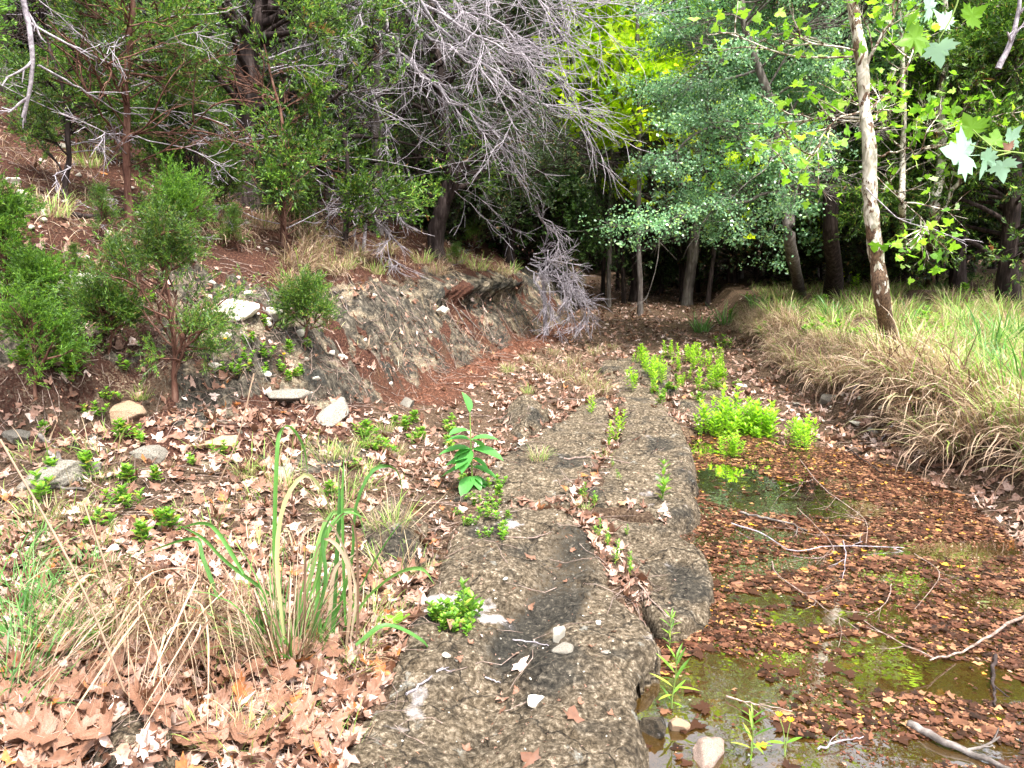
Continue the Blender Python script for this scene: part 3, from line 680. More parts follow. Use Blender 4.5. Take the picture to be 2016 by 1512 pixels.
def make_tree(name, label, cat, trunk, r0, r1, seed, bark, leafmat=None, kind='juniper', nl=24, ll=1.6, l_lo=.15, l_hi=1.0, lup=.1, lang=1.2,
              sub=6, tw=5, per=3, lsc=1., limbs=(), group=None, deadfrac=0., shape=None, sides=9, lgrav=0.02, twr=.004, flat=.4, lrad=.35, far=False, deadmat=None, pale=0, clr=0, keep=None):
    """trunk: list of world points. Limbs, side shoots and twigs grow from it; foliage sits on the twigs."""
    rng = R(seed); T = resample(trunk, 14); base = T[0]
    wob = rng.normal(0, r0 * .18, T.shape); wob[0] = 0; wob[:, 2] = 0; T = T + wob
    root = thing(name, label, cat, base, group)
    g = Geo(); u = np.linspace(0, 1, 14); rr = r0 * (1 - u) + r1 * u; rr[0] *= 1.35
    T2 = T.copy(); T2[0, 2] -= .15
    Tt = resample(T2, 40); rt = np.interp(np.linspace(0, 1, 40), u, rr) * (1 + .08 * rng.normal(0, 1, 40))
    tubes(g, Tt[None], rt[None], sides)
    tm = g.mesh('trunk', bark, origin=base)
    if bark is M['sycbark']:
        zz = np.concatenate(g.V)[:, 2] - base[2]; at = tm.attributes.new('low', 'FLOAT', 'POINT'); at.data.foreach_set('value', np.clip(1.15 - zz / 1.1, -.35, 1.6).astype(np.float32))
    obj('trunk', tm, root)
    gb = Geo(); gl = Geo()
    L0 = spawn(rng, T[None], nl, l_lo, l_hi, lang, lambda t, p: ll * (shape(t) if shape else (1.15 - .8 * t)), 9, .10, lgrav, lup, flat=0)
    tl = L0
    lr = np.full(len(L0), r0 * lrad) * (rng.uniform(.5, 1.1, len(L0)))
    R0 = taper(L0, lr, .006); tubes(gb, L0, R0, 5)
    ex = []
    for pts, r in limbs:
        e = resample(pts, 9); e[1:-1] += rng.normal(0, .03, (7, 3)); ex.append(e); tubes(gb, resample(e, 24)[None], np.linspace(r, r * .25, 24)[None], 7)
    if ex: ex = np.array(ex); L0 = np.concatenate([L0, np.repeat(ex, 2, 0)])
    L1 = spawn(rng, L0, sub, .2, 1., .75, lambda t, p: p * .42 * (1.2 - .5 * t) + .08, 6, .16, lgrav, .05, flat=flat)
    tubes(gb, L1, taper(L1, .010 if not far else .014, .004), 3)
    L2 = spawn(rng, L1, tw, .15, 1., .7, lambda t, p: p * .45 + .05, 4, .2, lgrav, .05, flat=flat)
    tubes(gb, L2, taper(L2, twr, twr * .5), 3)
    if pale:
        gp = Geo(); D0 = spawn(rng, T[None], pale, max(l_lo, .04), l_hi, 1.45, ll * .95, 9, .13, -.015, .05); tubes(gp, D0, taper(D0, .007, .003), 4)
        D1 = spawn(rng, D0, 5, .25, 1, .6, lambda t, p: p * .35, 6, .16, -.02, 0); tubes(gp, D1, taper(D1, .0038, .0018), 3)
        D2 = spawn(rng, D1, 3, .2, 1, .6, lambda t, p: p * .4, 4, .18, -.02, 0); tubes(gp, D2, taper(D2, .0028, .0018), 3)
        obj('dead_limb_work', gp.mesh('dead_limb_work', M['deadtwig'], origin=base), root)
    if gb.n: obj('limb_work', gb.mesh('limb_work', deadmat or bark, origin=base), root)
    if leafmat is not None:
        ends = np.concatenate([L2[:, -1], L2[:, 1], L1[:, -1]]); dr = np.concatenate([L2[:, -1] - L2[:, -2], L2[:, 1] - L2[:, 0], L1[:, -1] - L1[:, -2]]); dr = norm(dr)
        if clr:   # bare on the side towards the open stream bed, where the trunk shows
            o_ = np.argsort(T[:, 2]); tx = np.interp(ends[:, 2], T[o_, 2], T[o_, 0]); ty = np.interp(ends[:, 2], T[o_, 2], T[o_, 1]); kk = ty / np.maximum(ends[:, 1], 1)
            kp = ~((np.abs(ends[:, 0] * kk - tx) < clr * (.6 + .8 * rng.random(len(ends)))) & (ends[:, 1] < ty)) | (rng.random(len(ends)) < .12); ends, dr = ends[kp], dr[kp]
        if deadfrac:   # whole patches are bare
            z = fbm(ends[:, 0] * .9, ends[:, 1] * .9, ends[:, 2] * .9, s=seed, o=2); kp = z > np.quantile(z, deadfrac); ends, dr = ends[kp], dr[kp]
        if kind == 'juniper': foliage(rng, gl, ends, dr, per, SPRAYS, .05, 1. * lsc, .35)
        elif kind == 'near': foliage(rng, gl, ends, dr, per, SPRAYS_NEAR, .03, lsc, .35)
        elif kind == 'far': foliage(rng, gl, ends, dr, per, SPRAYS_FAR, .12, lsc, .3)
        elif kind == 'oak':
            cl = [clusterleaf(R(seed + k), 12, .07, .055, .017) for k in range(4)]
            ends = np.concatenate([L1[:, -1], L1[:, 3]]); dr = norm(np.concatenate([L1[:, -1] - L1[:, -2]] * 2))
            if clr: o_ = np.argsort(T[:, 2]); tx = np.interp(ends[:, 2], T[o_, 2], T[o_, 0]); kp = ~((np.abs(ends[:, 0] - tx) < clr) & (ends[:, 1] < base[1] - .1)); ends, dr = ends[kp], dr[kp]
            if deadfrac: z_ = fbm(ends[:, 0] * .8, ends[:, 1] * .8, ends[:, 2] * 1.3, s=seed + 5, o=2); kp = z_ > np.quantile(z_, deadfrac); ends, dr = ends[kp], dr[kp]
            if keep: kp = keep(ends); ends, dr = ends[kp], dr[kp]
            pe = per * tw; C_ = np.repeat(ends, pe, 0) + rng.normal(0, 1, (len(ends) * pe, 3)) * [.17, .17, .05]
            foliage(rng, gl, C_, np.repeat(dr, pe, 0), 1, cl, .02, lsc, .8, .4)
        elif kind == 'palm': palm_foliage(rng, gl, np.repeat(ends, per, 0) + rng.normal(0, .09, (len(ends) * per, 3)), LEAF_FLATLO, .075 * lsc)
        o = obj('crown', gl.mesh('crown', leafmat, origin=base, smooth=False), root)
    return root
# ------------------------------------------------------------ the trees of the photograph
def PT(l): return [at_y(*p) for p in l]
def base_pt(px, py, top, Y=None):
    """trunk polyline: starts on the real ground under/near the first point"""
    p = on(px, py) if Y is None else at_y(px, py, Y)
    z = gz(p[0], p[1]); p = np.array([p[0], p[1], z]); return [p] + PT(top)
def build_trees():
    J, JD, JB = M['juniper'], M['juniperdark'], M['juniperbright']
    cone = lambda t: 1.1 - .75 * t
    # --- left slope
    make_tree('juniper_tree', 'large juniper with a thick dark leaning trunk and heavy limb at the upper left', 'tree',
              base_pt(485, 330, [(483, 230, 11), (500, 110, 11), (515, 30, 11), (528, -60, 11.1), (560, -330, 11.3), (590, -640, 11.6)], 11), .20, .07, 101, M['darkbark'], J, nl=38, ll=2.4, l_lo=.02, sub=6, tw=4, per=3, lsc=1.1, deadfrac=.4, pale=44, clr=.55,
              limbs=[(PT([(515, 40, 11), (570, -10, 10.8), (640, -80, 10.5)]), .10), (PT([(480, 250, 11), (380, 235, 10.4), (300, 250, 9.8)]), .05)])
    make_tree('juniper_tree', 'slender juniper with a thin reddish-brown trunk standing on the left slope', 'tree',
              base_pt(248, 345, [(246, 200, 7.6), (254, 80, 7.6), (262, -60, 7.6), (270, -260, 7.6)], 7.6), .038, .02, 102, M['redbark'], J, nl=34, ll=1.1, l_lo=.1, lang=1.35, sub=5, tw=4, per=2, lsc=.85, twr=.003, deadfrac=.5, pale=22, clr=.12)
    make_tree('juniper_tree', 'dark juniper forking low at the centre, its base on top of the stream bank', 'tree',
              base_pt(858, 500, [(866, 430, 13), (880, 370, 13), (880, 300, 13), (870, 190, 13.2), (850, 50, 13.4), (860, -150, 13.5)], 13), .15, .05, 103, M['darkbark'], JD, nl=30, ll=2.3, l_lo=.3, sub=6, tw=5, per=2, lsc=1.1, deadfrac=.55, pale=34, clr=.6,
              limbs=[(PT([(872, 425, 13), (900, 350, 12.8), (935, 300, 12.6), (958, 268, 12.4)]), .07), (PT([(885, 360, 13), (960, 335, 12.6), (1010, 325, 12.4), (1060, 350, 12.2)]), .06),
                     (PT([(868, 440, 13), (830, 340, 12.8), (815, 300, 12.7), (785, 350, 12.6)]), .05), (PT([(890, 345, 13), (985, 345, 12.2), (1090, 330, 11.8), (1140, 300, 11.5)]), .04)])
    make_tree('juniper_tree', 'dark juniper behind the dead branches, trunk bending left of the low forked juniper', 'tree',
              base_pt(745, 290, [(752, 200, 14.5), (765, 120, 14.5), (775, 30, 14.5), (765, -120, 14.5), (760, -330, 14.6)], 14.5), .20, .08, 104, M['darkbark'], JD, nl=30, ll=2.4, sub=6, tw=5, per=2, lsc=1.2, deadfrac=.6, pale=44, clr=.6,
              limbs=[(PT([(752, 250, 14.5), (800, 220, 14), (860, 150, 13.6)]), .07), (PT([(768, 90, 14.5), (810, 60, 14), (860, 110, 13.6), (880, 170, 13.3)]), .07), (PT([(760, 120, 14.5), (720, 90, 14.3), (690, 60, 14)]), .06)])
    # thin and half hidden junipers on the slope
    for k, (px, Y, h, r, lab, mat, dfr) in enumerate([
        (60, 10.5, 5.5, .08, 'dense green juniper at the far left edge, upslope behind the pale bare branch', J, .05),
        (160, 13, 6.5, .12, 'dark juniper high on the slope behind the slender red-trunked one', JD, .1),
        (330, 14, 6.5, .10, 'juniper high on the slope, left of the thick leaning trunk', J, .2),
        (625, 13, 6, .09, 'green juniper filling the space right of the thick leaning trunk', J, .35),
        (560, 9.2, 2.3, .035, 'young juniper with a thin crooked stem low on the slope', J, .3),
        (680, 10.8, 2.4, .05, 'half-dead young juniper beside the grey hanging twigs', J, .45),
        (390, 8.4, 1.2, .03, 'bushy young juniper mid-slope, in front of the thick leaning trunk', J, .15),
        (150, 7.6, 1.7, .03, 'low spreading juniper in front of the slender red trunk', J, .15),
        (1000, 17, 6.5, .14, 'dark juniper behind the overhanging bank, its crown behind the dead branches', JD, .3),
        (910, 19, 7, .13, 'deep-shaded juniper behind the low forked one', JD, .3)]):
        x = (px - 1008) / FPX * (Y * CP + .1); z = gz(x, Y)
        make_tree('juniper_tree' if h > 2.5 else 'juniper_shrub', lab, 'tree' if h > 2.5 else 'shrub', [(x, Y, z), (x + .1, Y, z + h * .5), (x - .1, Y + .1, z + h)], r, .01, 200 + k, M['darkbark'] if k != 4 else M['redbark'], mat,
                  nl=int(20 + 3 * h) if h > 3 else 18, ll=.40 * h if h < 5 else 2.2, l_lo=.05, sub=5, tw=4, per=2 if Y < 9.5 else 3, lsc=.75 + .04 * Y if Y > 9 else .75, deadfrac=dfr + .28, pale=30 if h > 2.5 else 8)
    # --- near shrubs on the bank
    for k, (px, py, h, r, lab, mat, wd) in enumerate([
        (345, 790, .95, .022, 'bushy young juniper rooted on the rocky bank at left, crooked thin stem', J, .55),
        (345, 520, .62, .018, 'bright green juniper seedling just above the pale rocks of the bank', JB, .32),
        (85, 640, .36, .012, 'bright yellow-green juniper seedling low on the left bank', JB, .18),
        (70, 790, .42, .012, 'low juniper seedling with yellowish tips near the left edge, in leaf litter', JB, .28),
        (10, 560, .62, .015, 'juniper shrub cut by the left edge, above the yellow-green seedling', JB, .22),
        (600, 690, .42, .010, 'small dark green juniper sprig growing from the rock face', J, .22),
        (215, 700, .35, .010, 'thin juniper seedling between the crooked-stemmed one and the left edge', J, .28),
        (560, 500, .8, .012, 'sparse seedling with a dark crooked stem above the rock face', JD, .35),
        (1130, 540, .75, .02, 'small juniper behind the brush heap at the bank edge', J, .6)]):
        b = on(px, py); rng = R(300 + k)
        make_tree('juniper_seedling', lab, 'shrub', [b, b + [.03, 0, h * .5], b + [-.04 if k else -.02, .02, h]], r, .004, 300 + k, M['redbark'], mat, kind='near', nl=15 if k == 0 else 9, ll=wd * .9, l_lo=.1, lang=.75, sub=4, tw=3, per=3, deadfrac=.3, lsc=.85 if b[1] < 6.5 else 1.1, twr=.0015, lrad=.35, lup=.75)
    # --- right side
    make_tree('sycamore_tree', 'leaning young sycamore with mottled cream and brown bark on the right bank edge', 'tree',
              base_pt(1762, 690, [(1738, 600, 7.75), (1728, 500, 7.8), (1712, 380, 7.8), (1706, 250, 7.85), (1695, 120, 7.9), (1677, 0, 8.), (1660, -150, 8.1), (1650, -400, 8.2)]), .086, .042, 401, M['sycbark'], M['syc'], kind='palm',
              nl=15, ll=1.4, l_lo=.45, l_hi=.98, lup=.12, sub=4, tw=3, per=1, lsc=1.0, twr=.003, lrad=.16, shape=lambda t: 1.2 - .5 * t,
              limbs=[(PT([(1705, 215, 7.9), (1660, 230, 7.8), (1600, 300, 7.6), (1560, 340, 7.4)]), .012), (PT([(1700, 160, 7.9), (1740, 60, 7.8), (1800, -40, 7.7)]), .02),
                     (PT([(1712, 330, 7.8), (1800, 420, 7.6), (1830, 455, 7.5), (1850, 460, 7.4)]), .005), (PT([(1708, 300, 7.8), (1790, 300, 7.6), (1850, 260, 7.4)]), .012)])
    make_tree('oak_tree', 'tall dark-trunked oak with stubby bare limbs, upright behind the mottled sycamore', 'tree',
              base_pt(1638, 585, [(1638, 480, 13), (1636, 350, 13), (1630, 200, 13), (1626, 130, 13), (1612, 30, 13), (1600, -80, 13), (1590, -400, 13.2)]), .145, .07, 402, M['darkbark'], M['oak'], kind='oak',
              nl=30, ll=2.9, l_lo=.35, l_hi=1., lup=.12, lang=1.35, sub=7, tw=5, per=3, lsc=.9, deadfrac=.25, clr=.4, flat=.75, shape=lambda t: 1.1 - .35 * t, lrad=.28,
              limbs=[(PT([(1628, 150, 13), (1600, 130, 12.8), (1578, 150, 12.6), (1540, 180, 12.3)]), .06), (PT([(1632, 200, 13), (1610, 197, 12.9), (1585, 198, 12.7)]), .045), (PT([(1625, 125, 13), (1680, 100, 12.8), (1740, 60, 12.4)]), .05),
                     (PT([(1632, 340, 13), (1560, 375, 12.6), (1510, 420, 12.2), (1440, 440, 11.8)]), .03)])
    make_tree('oak_tree', 'blue-green small-leaved oak with wide drooping sprays, left of the dark oak', 'tree',
              base_pt(1575, 580, [(1562, 500, 12.2), (1545, 400, 12), (1535, 300, 11.8), (1500, 170, 11.6), (1470, 50, 11.6), (1440, -130, 11.6)]), .11, .035, 403, M['greybark'], M['oak'], kind='oak',
              nl=36, ll=1.85, l_lo=.3, l_hi=1., lup=-.02, lang=1.3, sub=7, tw=5, per=3, lsc=.85, deadfrac=.25, flat=.8, keep=lambda E: E[:, 0] / E[:, 1] < .385 + .03 * np.sin(E[:, 2] * 5), lgrav=-.03, shape=lambda t: 1.0 - .25 * t, lrad=.22,
              limbs=[(PT([(1540, 290, 11.8), (1480, 300, 11.5), (1400, 250, 11.2), (1330, 300, 11)]), .04), (PT([(1545, 380, 12), (1450, 400, 11.5), (1350, 420, 11.2), (1290, 460, 11)]), .03)])
    make_tree('juniper_tree', 'bare-stemmed dark juniper standing in the middle at the end of the stream bed', 'tree',
              base_pt(1248, 592, [(1255, 500, 20), (1275, 400, 20), (1292, 300, 20), (1300, 150, 20), (1310, -50, 20.2)]), .14, .04, 404, M['darkbark'], JD, nl=46, ll=2.6, l_lo=.12, sub=6, tw=5, per=1, lsc=1.6, deadfrac=.6, twr=.007)
    make_tree('sycamore_tree', 'thin pale sycamore stem behind and right of the mottled one', 'tree',
              base_pt(1780, 555, [(1778, 440, 12), (1775, 330, 12), (1778, 180, 12), (1770, 0, 12), (1765, -200, 12)]), .055, .025, 405, M['sycbark'], M['syc'], kind='palm', nl=14, ll=1.4, l_lo=.25, sub=4, tw=2, per=1, lsc=1.2, twr=.003, lrad=.3)
    make_tree('sycamore_tree', 'reddish-brown forked sycamore farther right, one stem rising to the upper right', 'tree',
              base_pt(1833, 560, [(1836, 440, 12.3), (1850, 330, 12.3), (1855, 220, 12.3), (1862, 60, 12.3), (1868, -200, 12.3)]), .085, .04, 406, M['sycbark'], M['syc'], kind='palm', nl=14, ll=1.7, l_lo=.4, sub=4, tw=2, per=1, lsc=1.2, twr=.003, lrad=.3,
              limbs=[(PT([(1838, 450, 12.3), (1870, 385, 12.2), (1905, 325, 12.1), (1960, 220, 12)]), .05), (PT([(1856, 225, 12.3), (1900, 215, 12), (1960, 230, 11.6), (2030, 215, 11.3)]), .02)])
    make_tree('juniper_tree', 'dense dark green juniper with drooping foliage down to the ground at the right edge', 'tree',
              base_pt(1995, 540, [(1990, 300, 12.5), (1985, 80, 12.5), (1980, -220, 12.6)], 12.5), .15, .04, 407, M['darkbark'], J, nl=60, ll=2.3, l_lo=.03, sub=6, tw=5, per=3, lsc=1.4, lgrav=-.02, deadfrac=.08)
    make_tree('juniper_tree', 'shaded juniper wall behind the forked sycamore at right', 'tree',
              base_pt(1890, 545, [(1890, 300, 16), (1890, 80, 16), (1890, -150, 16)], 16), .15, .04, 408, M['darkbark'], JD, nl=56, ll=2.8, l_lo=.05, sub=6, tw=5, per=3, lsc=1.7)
    # --- bright crown in the gap beyond
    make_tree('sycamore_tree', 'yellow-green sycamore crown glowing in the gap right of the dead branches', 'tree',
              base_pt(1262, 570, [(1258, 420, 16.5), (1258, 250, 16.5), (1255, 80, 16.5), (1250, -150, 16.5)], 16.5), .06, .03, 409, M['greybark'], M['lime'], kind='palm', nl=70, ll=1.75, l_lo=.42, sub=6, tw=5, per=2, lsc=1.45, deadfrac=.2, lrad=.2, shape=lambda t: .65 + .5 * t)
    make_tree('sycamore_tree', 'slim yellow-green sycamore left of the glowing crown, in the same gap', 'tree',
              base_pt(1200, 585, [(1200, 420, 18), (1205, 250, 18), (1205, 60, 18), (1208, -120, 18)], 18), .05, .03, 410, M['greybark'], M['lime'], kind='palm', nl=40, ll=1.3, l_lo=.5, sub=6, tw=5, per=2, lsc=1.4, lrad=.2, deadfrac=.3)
    # --- deep woodland: thin dark stems and layered crowns behind
    protos = []
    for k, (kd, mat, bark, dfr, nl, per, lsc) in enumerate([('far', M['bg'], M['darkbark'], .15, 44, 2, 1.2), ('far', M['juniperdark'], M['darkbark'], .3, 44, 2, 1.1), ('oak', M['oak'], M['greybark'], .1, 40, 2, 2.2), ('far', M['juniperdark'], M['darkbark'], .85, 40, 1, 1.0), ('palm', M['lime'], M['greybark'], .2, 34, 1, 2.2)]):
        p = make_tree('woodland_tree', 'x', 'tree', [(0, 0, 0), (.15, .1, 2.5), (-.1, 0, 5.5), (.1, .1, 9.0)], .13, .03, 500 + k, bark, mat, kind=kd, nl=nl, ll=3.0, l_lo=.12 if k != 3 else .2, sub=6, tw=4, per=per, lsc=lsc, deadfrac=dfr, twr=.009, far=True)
        protos.append(p)
    rng = R(77); first = [True] * 5
    spots = [(20, 17, 0), (160, 20, 1), (290, 19, 1), (560, 19, 1), (670, 18, 3), (730, 21, 1), (800, 25, 1), (840, 21, 3), (900, 26, 0), (960, 23, 3), (1010, 27, 1),
             (1065, 22, 3), (1110, 26, 1), (1290, 27, 3), (1345, 21, 3), (1370, 25, 2), (1400, 23, 3), (1440, 20, 1), (1470, 26, 0), (1510, 22, 3), (1530, 28, 2),
             (1560, 20, 1), (1610, 24, 2), (1660, 19, 2), (1700, 23, 1), (1740, 18, 0), (1790, 22, 2), (1830, 26, 0), (1880, 20, 1), (1940, 23, 0), (1990, 19, 0), (2060, 16, 1), (2120, 21, 0), (-60, 15, 0), (-160, 19, 1),
             (50, 26, 1), (860, 31, 0), (1350, 19, 4), (1450, 22, 4), (1600, 21, 4), (1670, 24, 4), (1730, 20, 4), (1810, 23, 4), (1540, 25, 4), (1060, 33, 1), (1250, 34, 0), (1330, 31, 1), (1420, 32, 0), (1580, 31, 1), (1680, 29, 0), (1780, 31, 1), (1880, 29, 0), (2000, 28, 1)]
    names = {0: ('bushy green tree in the dense woodland behind', 'green trees in the woodland behind'), 1: ('dark juniper in the shaded woodland behind', 'dark junipers in the woodland behind'),
             2: ('small-leaved blue-green tree in the woodland at the back', 'blue-green trees in the woodland behind'), 4: ('yellow-green broadleaf tree glimpsed through the woodland at the back', 'yellow-green trees in the woodland behind'), 3: ('nearly bare dark-stemmed tree in the shade at the back', 'bare-stemmed trees in the shade behind')}
    for px, Y, k in spots:
        x = (px - 1008) / FPX * Y * 1.0; z = gz(x, Y) - .1; lab, grp = names[k]; s = rng.uniform(.8, 1.15)
        if first[k]:
            first[k] = False; p = protos[k]; p.location = (x, Y, z); p.rotation_euler = (0, 0, rng.random() * 6.28); p.scale = (s, s, s); tag(p, lab, None, grp)
        else: dup(protos[k], (x, Y, z), rng.random() * 6.28, s, lab, grp)
    for k in range(18):      # a second, deeper ring of woodland
        px = 1000 + k * 78 + rng.uniform(-25, 25); Y = rng.uniform(33, 46); q = int(rng.integers(0, 2)); x = (px - 1008) / FPX * Y
        dup(protos[q], (x, Y, gz(x, Y) - .1), rng.random() * 6.28, rng.uniform(.9, 1.25), names[q][0], names[q][1])
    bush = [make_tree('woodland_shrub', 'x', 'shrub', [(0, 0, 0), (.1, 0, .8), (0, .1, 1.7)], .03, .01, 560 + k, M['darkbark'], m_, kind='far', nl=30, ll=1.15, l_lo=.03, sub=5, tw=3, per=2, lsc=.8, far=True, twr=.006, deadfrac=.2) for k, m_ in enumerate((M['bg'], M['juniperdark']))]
    sh = [make_tree('juniper_seedling', 'x', 'shrub', [(0, 0, 0), (.05, 0, .5), (0, .04, 1.)], .014, .004, 620 + k, M['redbark'], m_, kind='near', nl=11, ll=.40, l_lo=.10, lang=.8, sub=4, tw=3, per=2, lsc=1.2, twr=.0018, lrad=.35, lup=.7, deadfrac=.3, pale=6) for k, m_ in enumerate((M['juniper'], M['juniper'], M['juniperbright']))]
    for px, py, s in [(230, 330, 1.), (200, 480, .5), (440, 440, .7), (490, 380, .9), (540, 420, .7), (560, 330, 1.3), (640, 400, 1.), (470, 500, .45), (700, 440, .8), (790, 470, .7), (380, 480, .6), (150, 560, .35), (240, 560, .4), (600, 340, 1.1), (690, 350, 1.), (930, 500, .6), (1010, 520, .6), (900, 530, .4), (420, 330, 1.3), (150, 300, 1.2), (60, 260, .9)]:
        p = on(px, py); q = sh[int(rng.integers(0, 3))]; s *= .7 if px < 300 else .9; lab = 'sparse green juniper seedling on the left slope'; grp = 'juniper seedlings on the left slope'; s *= rng.uniform(.9, 1.2)
        if q.get('group') is None: q.location = p; q.scale = (s, s, s); tag(q, lab, None, grp)
        else: dup(q, p, rng.random() * 6.28, s, lab, grp)
    for k in range(56):
        px = rng.uniform(-150, 2150); Y = rng.uniform(17, 34) if 1130 < px < 1500 else rng.uniform(15, 30); q = int(rng.integers(0, 2)); x = (px - 1008) / FPX * Y
        if Y < 21 and 1140 < px < 1420: Y += 7; x = (px - 1008) / FPX * Y
        s = rng.uniform(.7, 1.5); lab = 'dark low shrub in the undergrowth of the woodland behind'; grp = 'undergrowth shrubs of the woodland'; b = bush[q]
        if b.get('group') is None: b.location = (x, Y, gz(x, Y) - .05); b.scale = (s, s, s); tag(b, lab, None, grp)
        else: dup(b, (x, Y, gz(x, Y) - .05), rng.random() * 6.28, s, lab, grp)
    for k, (px, Y) in enumerate([(1150, 30), (1185, 33), (1215, 36), (1240, 34), (1270, 33), (1230, 38), (1190, 38)]):
        x = (px - 1008) / FPX * Y; dup(bush[k % 2], (x, Y, gz(x, Y) - .05), rng.random() * 6.28, rng.uniform(1.1, 1.7), lab, grp)
    for k, (px, Y) in enumerate([(1165, 34), (1200, 40), (1235, 37)]):
        x = (px - 1008) / FPX * Y; dup(protos[1], (x, Y, gz(x, Y) - .1), rng.random() * 6.28, .75, names[1][0], names[1][1])
    for px, Y in [(1185, 21), (1215, 24), (1228, 19.5), (1300, 22), (1318, 25), (1340, 20), (1372, 23), (1392, 18.5), (1425, 22), (1455, 24), (1485, 20), (1520, 23), (1700, 20), (1905, 19)]:
        x = (px - 1008) / FPX * Y; dup(protos[3], (x, Y, gz(x, Y) - .1), rng.random() * 6.28, (.5, .5, rng.uniform(.7, .95)), names[3][0], names[3][1])
    for px, Y in ((1650, 17.5), (1700, 18), (1610, 19)):
        x = (px - 1008) / FPX * Y
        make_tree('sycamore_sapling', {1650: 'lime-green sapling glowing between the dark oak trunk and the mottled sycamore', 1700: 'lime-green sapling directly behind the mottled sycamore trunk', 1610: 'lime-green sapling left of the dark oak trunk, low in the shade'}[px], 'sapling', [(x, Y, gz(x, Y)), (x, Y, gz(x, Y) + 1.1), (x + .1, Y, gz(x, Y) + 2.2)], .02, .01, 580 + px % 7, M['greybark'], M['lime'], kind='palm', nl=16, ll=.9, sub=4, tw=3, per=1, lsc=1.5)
    # --- dead juniper: sweeping grey branches at top centre
    dead_tree('dead_juniper', 'dead juniper whose silver-grey branches sweep from top centre down to the right', (740, 330, 12.6),
              [(742, 150, 12.4), (760, 0, 12.2), (770, -260, 12)], .10,
              [[(765, -240, 12), (900, -160, 11.6), (1050, -60, 11.2), (1170, 10, 11)], [(765, -200, 12), (900, -100, 11.5), (1030, 0, 11.1), (1150, 110, 10.9)], [(765, -230, 12), (820, -120, 11.5), (900, 0, 11.1), (960, 100, 10.9)], [(765, -200, 12), (700, -120, 11.5), (640, -20, 11.1), (600, 60, 10.9)], [(765, -60, 12), (720, 10, 11.5), (690, 70, 11.1), (650, 110, 10.9)], [(770, -60, 12), (850, 30, 11.6), (960, 130, 11.2), (1040, 190, 11), (1120, 215, 10.8)], [(765, -100, 12), (880, -20, 11.6), (1000, 60, 11.2), (1090, 110, 11)], [(770, -20, 12), (840, 60, 11.6), (950, 150, 11.2), (1030, 270, 11)],
               [(770, -140, 12), (950, -60, 11.6), (1080, 10, 11.2), (1180, 60, 11)], [(760, 20, 12.1), (800, 120, 11.8), (900, 200, 11.5), (1000, 290, 11.3)], [(762, 0, 12.1), (700, 20, 11.8), (640, 60, 11.6)], [(750, 100, 12.2), (880, 190, 12), (960, 260, 11.8), (1020, 320, 11.6)], [(770, -90, 12), (870, 20, 11.9), (940, 60, 11.8), (1050, 130, 11.7)],
               [(768, -120, 12), (700, -60, 11.8), (620, -10, 11.6)], [(770, -40, 12), (900, 40, 11.4), (1010, 110, 11), (1110, 160, 10.7)]], 511, 15, 8)
    dead_tree('dead_juniper', 'grey dead juniper with bare twigs fanning out left of top centre', (640, 400, 13.5), [(640, 200, 13.3), (650, 20, 13.1), (655, -150, 13)], .09,
              [[(650, -60, 13), (590, 0, 12.4), (520, 60, 12), (470, 90, 11.8)], [(650, 0, 13), (700, 20, 12.4), (760, 80, 12), (800, 150, 11.8)], [(648, 60, 13), (600, 100, 12.4), (560, 170, 12), (540, 240, 11.8)], [(650, -100, 13), (560, -60, 12.4), (450, -10, 12), (400, 20, 11.8)],
               [(648, 90, 13), (700, 130, 12.4), (740, 200, 12), (760, 270, 11.8)], [(655, -120, 13), (720, -80, 12.4), (800, -20, 12), (860, 60, 11.8)]], 514, 12, 7)
    dead_tree('dead_shrub', 'thicket of thin grey dead twigs hanging down the slope below the middle junipers', (715, 500, 11), [(720, 430, 11), (715, 380, 11)], .03,
              [[(715, 400, 11), (740, 420, 10.8), (770, 470, 10.6), (785, 520, 10.5)], [(715, 380, 11), (690, 420, 10.9), (700, 480, 10.7)], [(718, 370, 11), (760, 390, 10.8), (800, 440, 10.5)], [(715, 400, 11), (670, 400, 10.9), (640, 450, 10.7)]], 512, 14, 7)
    dead_tree('brush_heap', 'heap of grey dead branches spilling over the undercut end of the bank', (1075, 590, 12.3), [(1070, 560, 12.2), (1060, 520, 12.2)], .04,
              [[(1050, 505, 12.4), (1100, 530, 12.1), (1140, 580, 11.9), (1150, 625, 11.9)], [(1040, 520, 12.3), (1080, 540, 12), (1110, 590, 11.9), (1115, 630, 11.8)], [(1050, 500, 12.3), (1090, 510, 12), (1130, 540, 11.9), (1160, 610, 11.9)],
               [(1035, 525, 12.2), (1060, 550, 12.0), (1080, 590, 11.9), (1090, 630, 11.9)], [(1060, 420, 12.5), (1080, 450, 12.3), (1110, 500, 12.1), (1130, 570, 12)], [(1045, 510, 12.3), (1075, 520, 12), (1100, 560, 11.9), (1130, 625, 11.9)]], 513, 16, 8)
